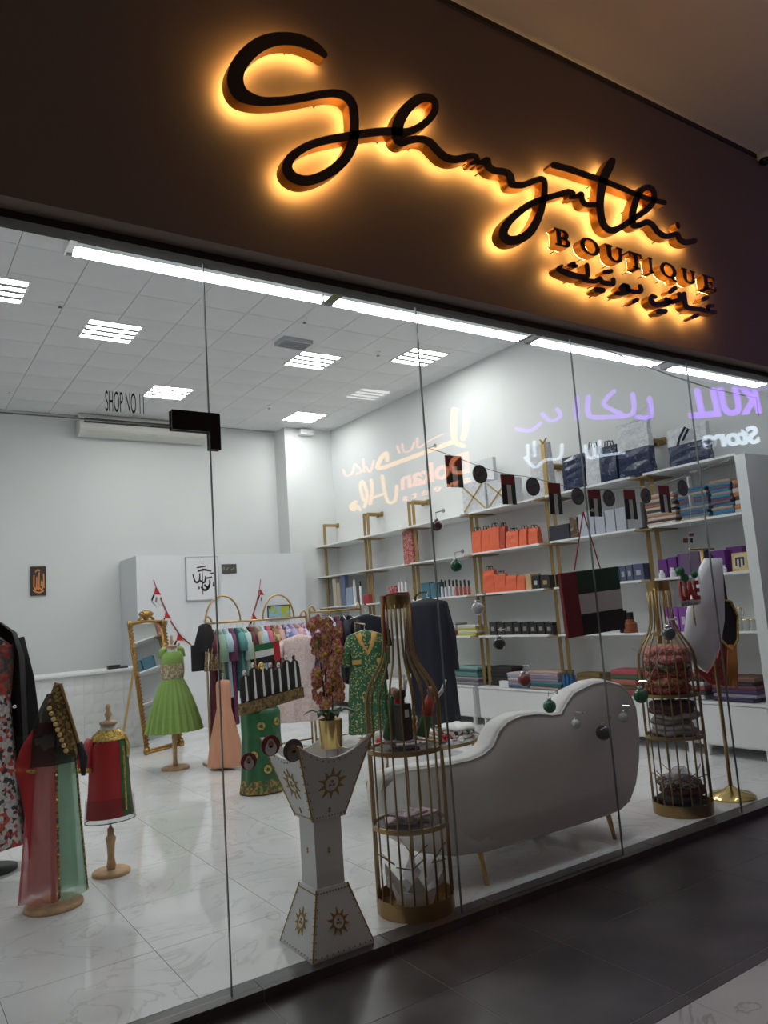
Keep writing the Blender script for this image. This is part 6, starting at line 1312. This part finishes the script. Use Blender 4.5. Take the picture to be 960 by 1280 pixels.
# flag bunting strings on the fitting room
def wall_bunting(label, pts, flags, y):
    t_ = T('flag_garland', label, 'bunting', tuple(P(pts[0][0], pts[0][1], 1, y))); o = Vector(t_.location)
    MB().tube([P(a_, b_, 1, y)-o for a_, b_ in pts], .006, 5).build('ribbon', REDF, t_)
    MB().tube([P(a_, b_, 1, y)-o+Vector((.012, -.004, .0)) for a_, b_ in pts[1:]], .004, 5).build('ribbon_edge', BLACKF, t_)
    for (a_, b_, w, h) in flags:
        c = P(a_, b_, 1, y)-o; s = P(a_+w, b_, 1, y).x-P(a_, b_, 1, y).x; hh = s*h/w
        f_ = MB().prism([(0, 0), (s*.5, -hh*.35), (s*.1, -hh), (-s*.4, -hh*.6)], lambda u, v, d: (c.x+u, d-.01, c.z+v), -.004, .004).build('flag', WHITEF, t_)
        MB().prism([(-.0, .02), (s*.5, -hh*.35), (-s*.15, -hh*.32)], lambda u, v, d: (c.x+u, d-.011, c.z+v), -.006, .002).build('red_corner', REDF, f_)
        MB().prism([(-s*.2, -hh*.3), (-s*.4, -hh*.6), (-s*.3, -hh*.68), (-s*.08, -hh*.36)], lambda u, v, d: (c.x+u, d-.011, c.z+v), -.006, .002).build('black_edge', BLACKF, f_)
        MB().prism([(s*.02, -hh*.45), (s*.16, -hh*.5), (s*.08, -hh*.8), (-s*.08, -hh*.72)], lambda u, v, d: (c.x+u, d-.011, c.z+v), -.006, .002).build('crest_print', mat('crest_grey', (.25, .25, .27), .6), f_)
    return t_
wall_bunting('flag garland hung down the fitting room above the mirror', [(192, 725), (196, 736), (202, 752), (212, 775), (225, 795), (238, 806)], [(194, 736, 14, 22), (207, 766, 13, 20), (222, 794, 14, 20)], 8.192)
wall_bunting('flag garland on the fitting room between the rail arches', [(326, 724), (324, 738), (320, 755), (314, 775), (308, 790)], [(325, 738, 9, 16), (316, 768, 10, 17)], 8.192)
# ------------------------------------------------------------------ glass baubles on hooks
BAL = [(546, 657, 6, (.10, .03, .05), 'small maroon bauble hung highest beside the glass joint'), (570, 708, 6.5, (.01, .14, .06), 'green bauble below the bunting string'), (597, 761, 7, (.66, .66, .68), 'white bauble in front of the shelf support'), (624, 805, 6.5, (.03, .03, .04), 'black bauble over the long cabinet'), (655, 850, 6.5, (.28, .06, .05), 'red brown bauble over the folded piles'), (687, 883, 6.5, (.02, .16, .07), 'green bauble at the sofa back shoulder'), (836, 792, 6, (.05, .05, .06), 'dark bauble before the farther birdcage neck'), (801, 870, 6.5, (.02, .13, .06), 'green bauble before the farther birdcage heap'), (720, 905, 4.5, (.60, .60, .62), 'clear white bauble on the sofa back'), (779, 897, 4.5, (.60, .60, .61), 'silver bauble near the sofa end'), (754, 916, 7, (.03, .03, .035), 'black bauble with holder on the sofa back')]
for px, py, r_, c_, lb in BAL:
    q = P(px, py, 1, .11); R0 = (P(px+r_, py, 1, .11)-P(px-r_, py, 1, .11)).length/2*.9
    t_ = T('bauble', lb, 'bauble', tuple(q), 0, 'baubles hung on the glass'); o = Vector(q)
    MB().ball((0, 0, 0), R0, 18, 10).build('ball', mat('bauble_%d_%d_%d' % tuple(int(x*100) for x in c_), c_, .18, 0, coat=.5), t_, True)
    MB().lathe([(R0*.35, R0*.9), (R0*.35, R0*1.3), (.001, R0*1.35)], seg=10).build('cap', CHROME, t_, True)
    tp = q+Vector((0, 0, R0*1.3+.035)); MB().tube([(0, 0, R0*1.3), (0, 0, R0*1.3+.035)], .0018, 4).build('thread', CHROME, t_); suction(o, tp, t_)
# ------------------------------------------------------------------ hanging acrylic festive ornament with red letters
an_ = T('hanging_ornament', 'hanging acrylic ornament with red block letters on white strip', 'ornament', tuple(P(862, 740, 1, .13))); ao = Vector(an_.location)
def aq(px, py, y=.13): return P(px, py, 1, y)-ao
MB().tube([aq(862, 590), aq(863, 640), aq(862, 700)], .002, 4).build('string', mat('string_white', (.6, .6, .6), .6), an_)
MB().prism([(850, 690), (872, 688), (876, 730), (850, 733)], lambda u, v, d: aq(u, v, .13+d), -.003, .003).build('clear_plate', sheer('clear_acrylic', (.70, .74, .74), .30, .1), an_)
for px, py, r_ in ((850, 714, 4), (856, 722, 3.5), (868, 718, 3)): MB().ball(aq(px, py, .12), (P(px+r_, py, 1, .12)-P(px-r_, py, 1, .12)).length/2.2, 10, 6).build('green_bead', GREENF, an_, True)
for px in (864, 866): MB().ball(aq(px-1, 668, .125), .016, 10, 6).build('charm', mat('charm_maroon', (.16, .04, .06), .4), an_, True)
for k, (x0, x1, m__) in enumerate(((854, 857, REDF), (857, 860, GREENF), (860, 863, WHITEF), (863, 866, BLACKF))): MB().prism([(x0, 672), (x1, 673), (x1, 679), (x0, 678)], lambda u, v, d: aq(u, v, .13+d), -.004, .004).build('flag_charm', m__, an_)
o = text_obj('UAE', .16, mat('letter_red', (.45, .02, .02), .5), an_, aq(851, 750, .125), 'red_letters', yaw=0, extrude=.006, bold=.006); o.scale.x = (P(875, 750, 1, .125).x-P(851, 750, 1, .125).x)/o.dimensions.x; o.scale.y = (P(860, 727, 1, .125).z-P(860, 750, 1, .125).z)/.115
MB().prism([(851, 751), (876, 747), (876, 755), (852, 759)], lambda u, v, d: aq(u, v, .13+d), -.004, .002).build('white_strip', LACQ, an_)
o = text_obj('NATIONAL DAY', .035, mat('letter_green', (.02, .16, .06), .5), an_, aq(852, 758, .1255), 'green_lettering', yaw=0, extrude=.0008); o.scale.x = .9*(P(875, 756, 1, .13).x-P(852, 756, 1, .13).x)/o.dimensions.x
MB().tube([aq(866, 756), aq(868, 775), aq(870, 783)], [.003, .008, .002], 6).build('gold_drop', BRASS, an_, True)
for q_ in ((862, 603), (864, 626)): MB().box(aq(q_[0], q_[1], .13), (.055, .02, .085), .2).build('sachet', sheer('sachet_white', (.75, .75, .76), .8, .3), an_, bevel=.008)
suction(ao, P(862, 590, 1, .13), an_)
# string of baubles from the ornament
gs = T('bead_string', 'thin white string linking the ornament to the lower baubles', 'string', tuple(P(820, 800, 1, .115))); go = Vector(gs.location)
MB().tube([P(x, y, 1, .115)-go for x, y in ((850, 715), (838, 770), (820, 830), (803, 866))], .0018, 4).build('thread', mat('string_white', (.6, .6, .6), .6), gs)
MB().tube([P(787, 808, 1, .115)-go, P(820, 830, 1, .115)-go], .0018, 4).build('thread', mat('string_white', (.6, .6, .6), .6), gs)
# red ribbon and tag over the first cage collar
rc_ = T('red_ribbon', 'red cord looped over the first birdcage collar', 'ribbon', (C1[0], C1[1], 1.63))
MB().tube([(-.095, -.02, -.30), (-.10, -.03, -.10), (-.085, -.02, .0), (-.05, -.06, .012), (.05, -.06, .012), (.085, -.02, -.02), (.09, -.02, -.12)], .006, 6).build('cord', mat('cord_red', (.35, .02, .03), .6), rc_, True)
MB().tube([(-.095, -.02, -.30), (-.11, -.02, -.45), (-.12, -.02, -.62)], .006, 6).build('green_tail', GREENF, rc_, True)
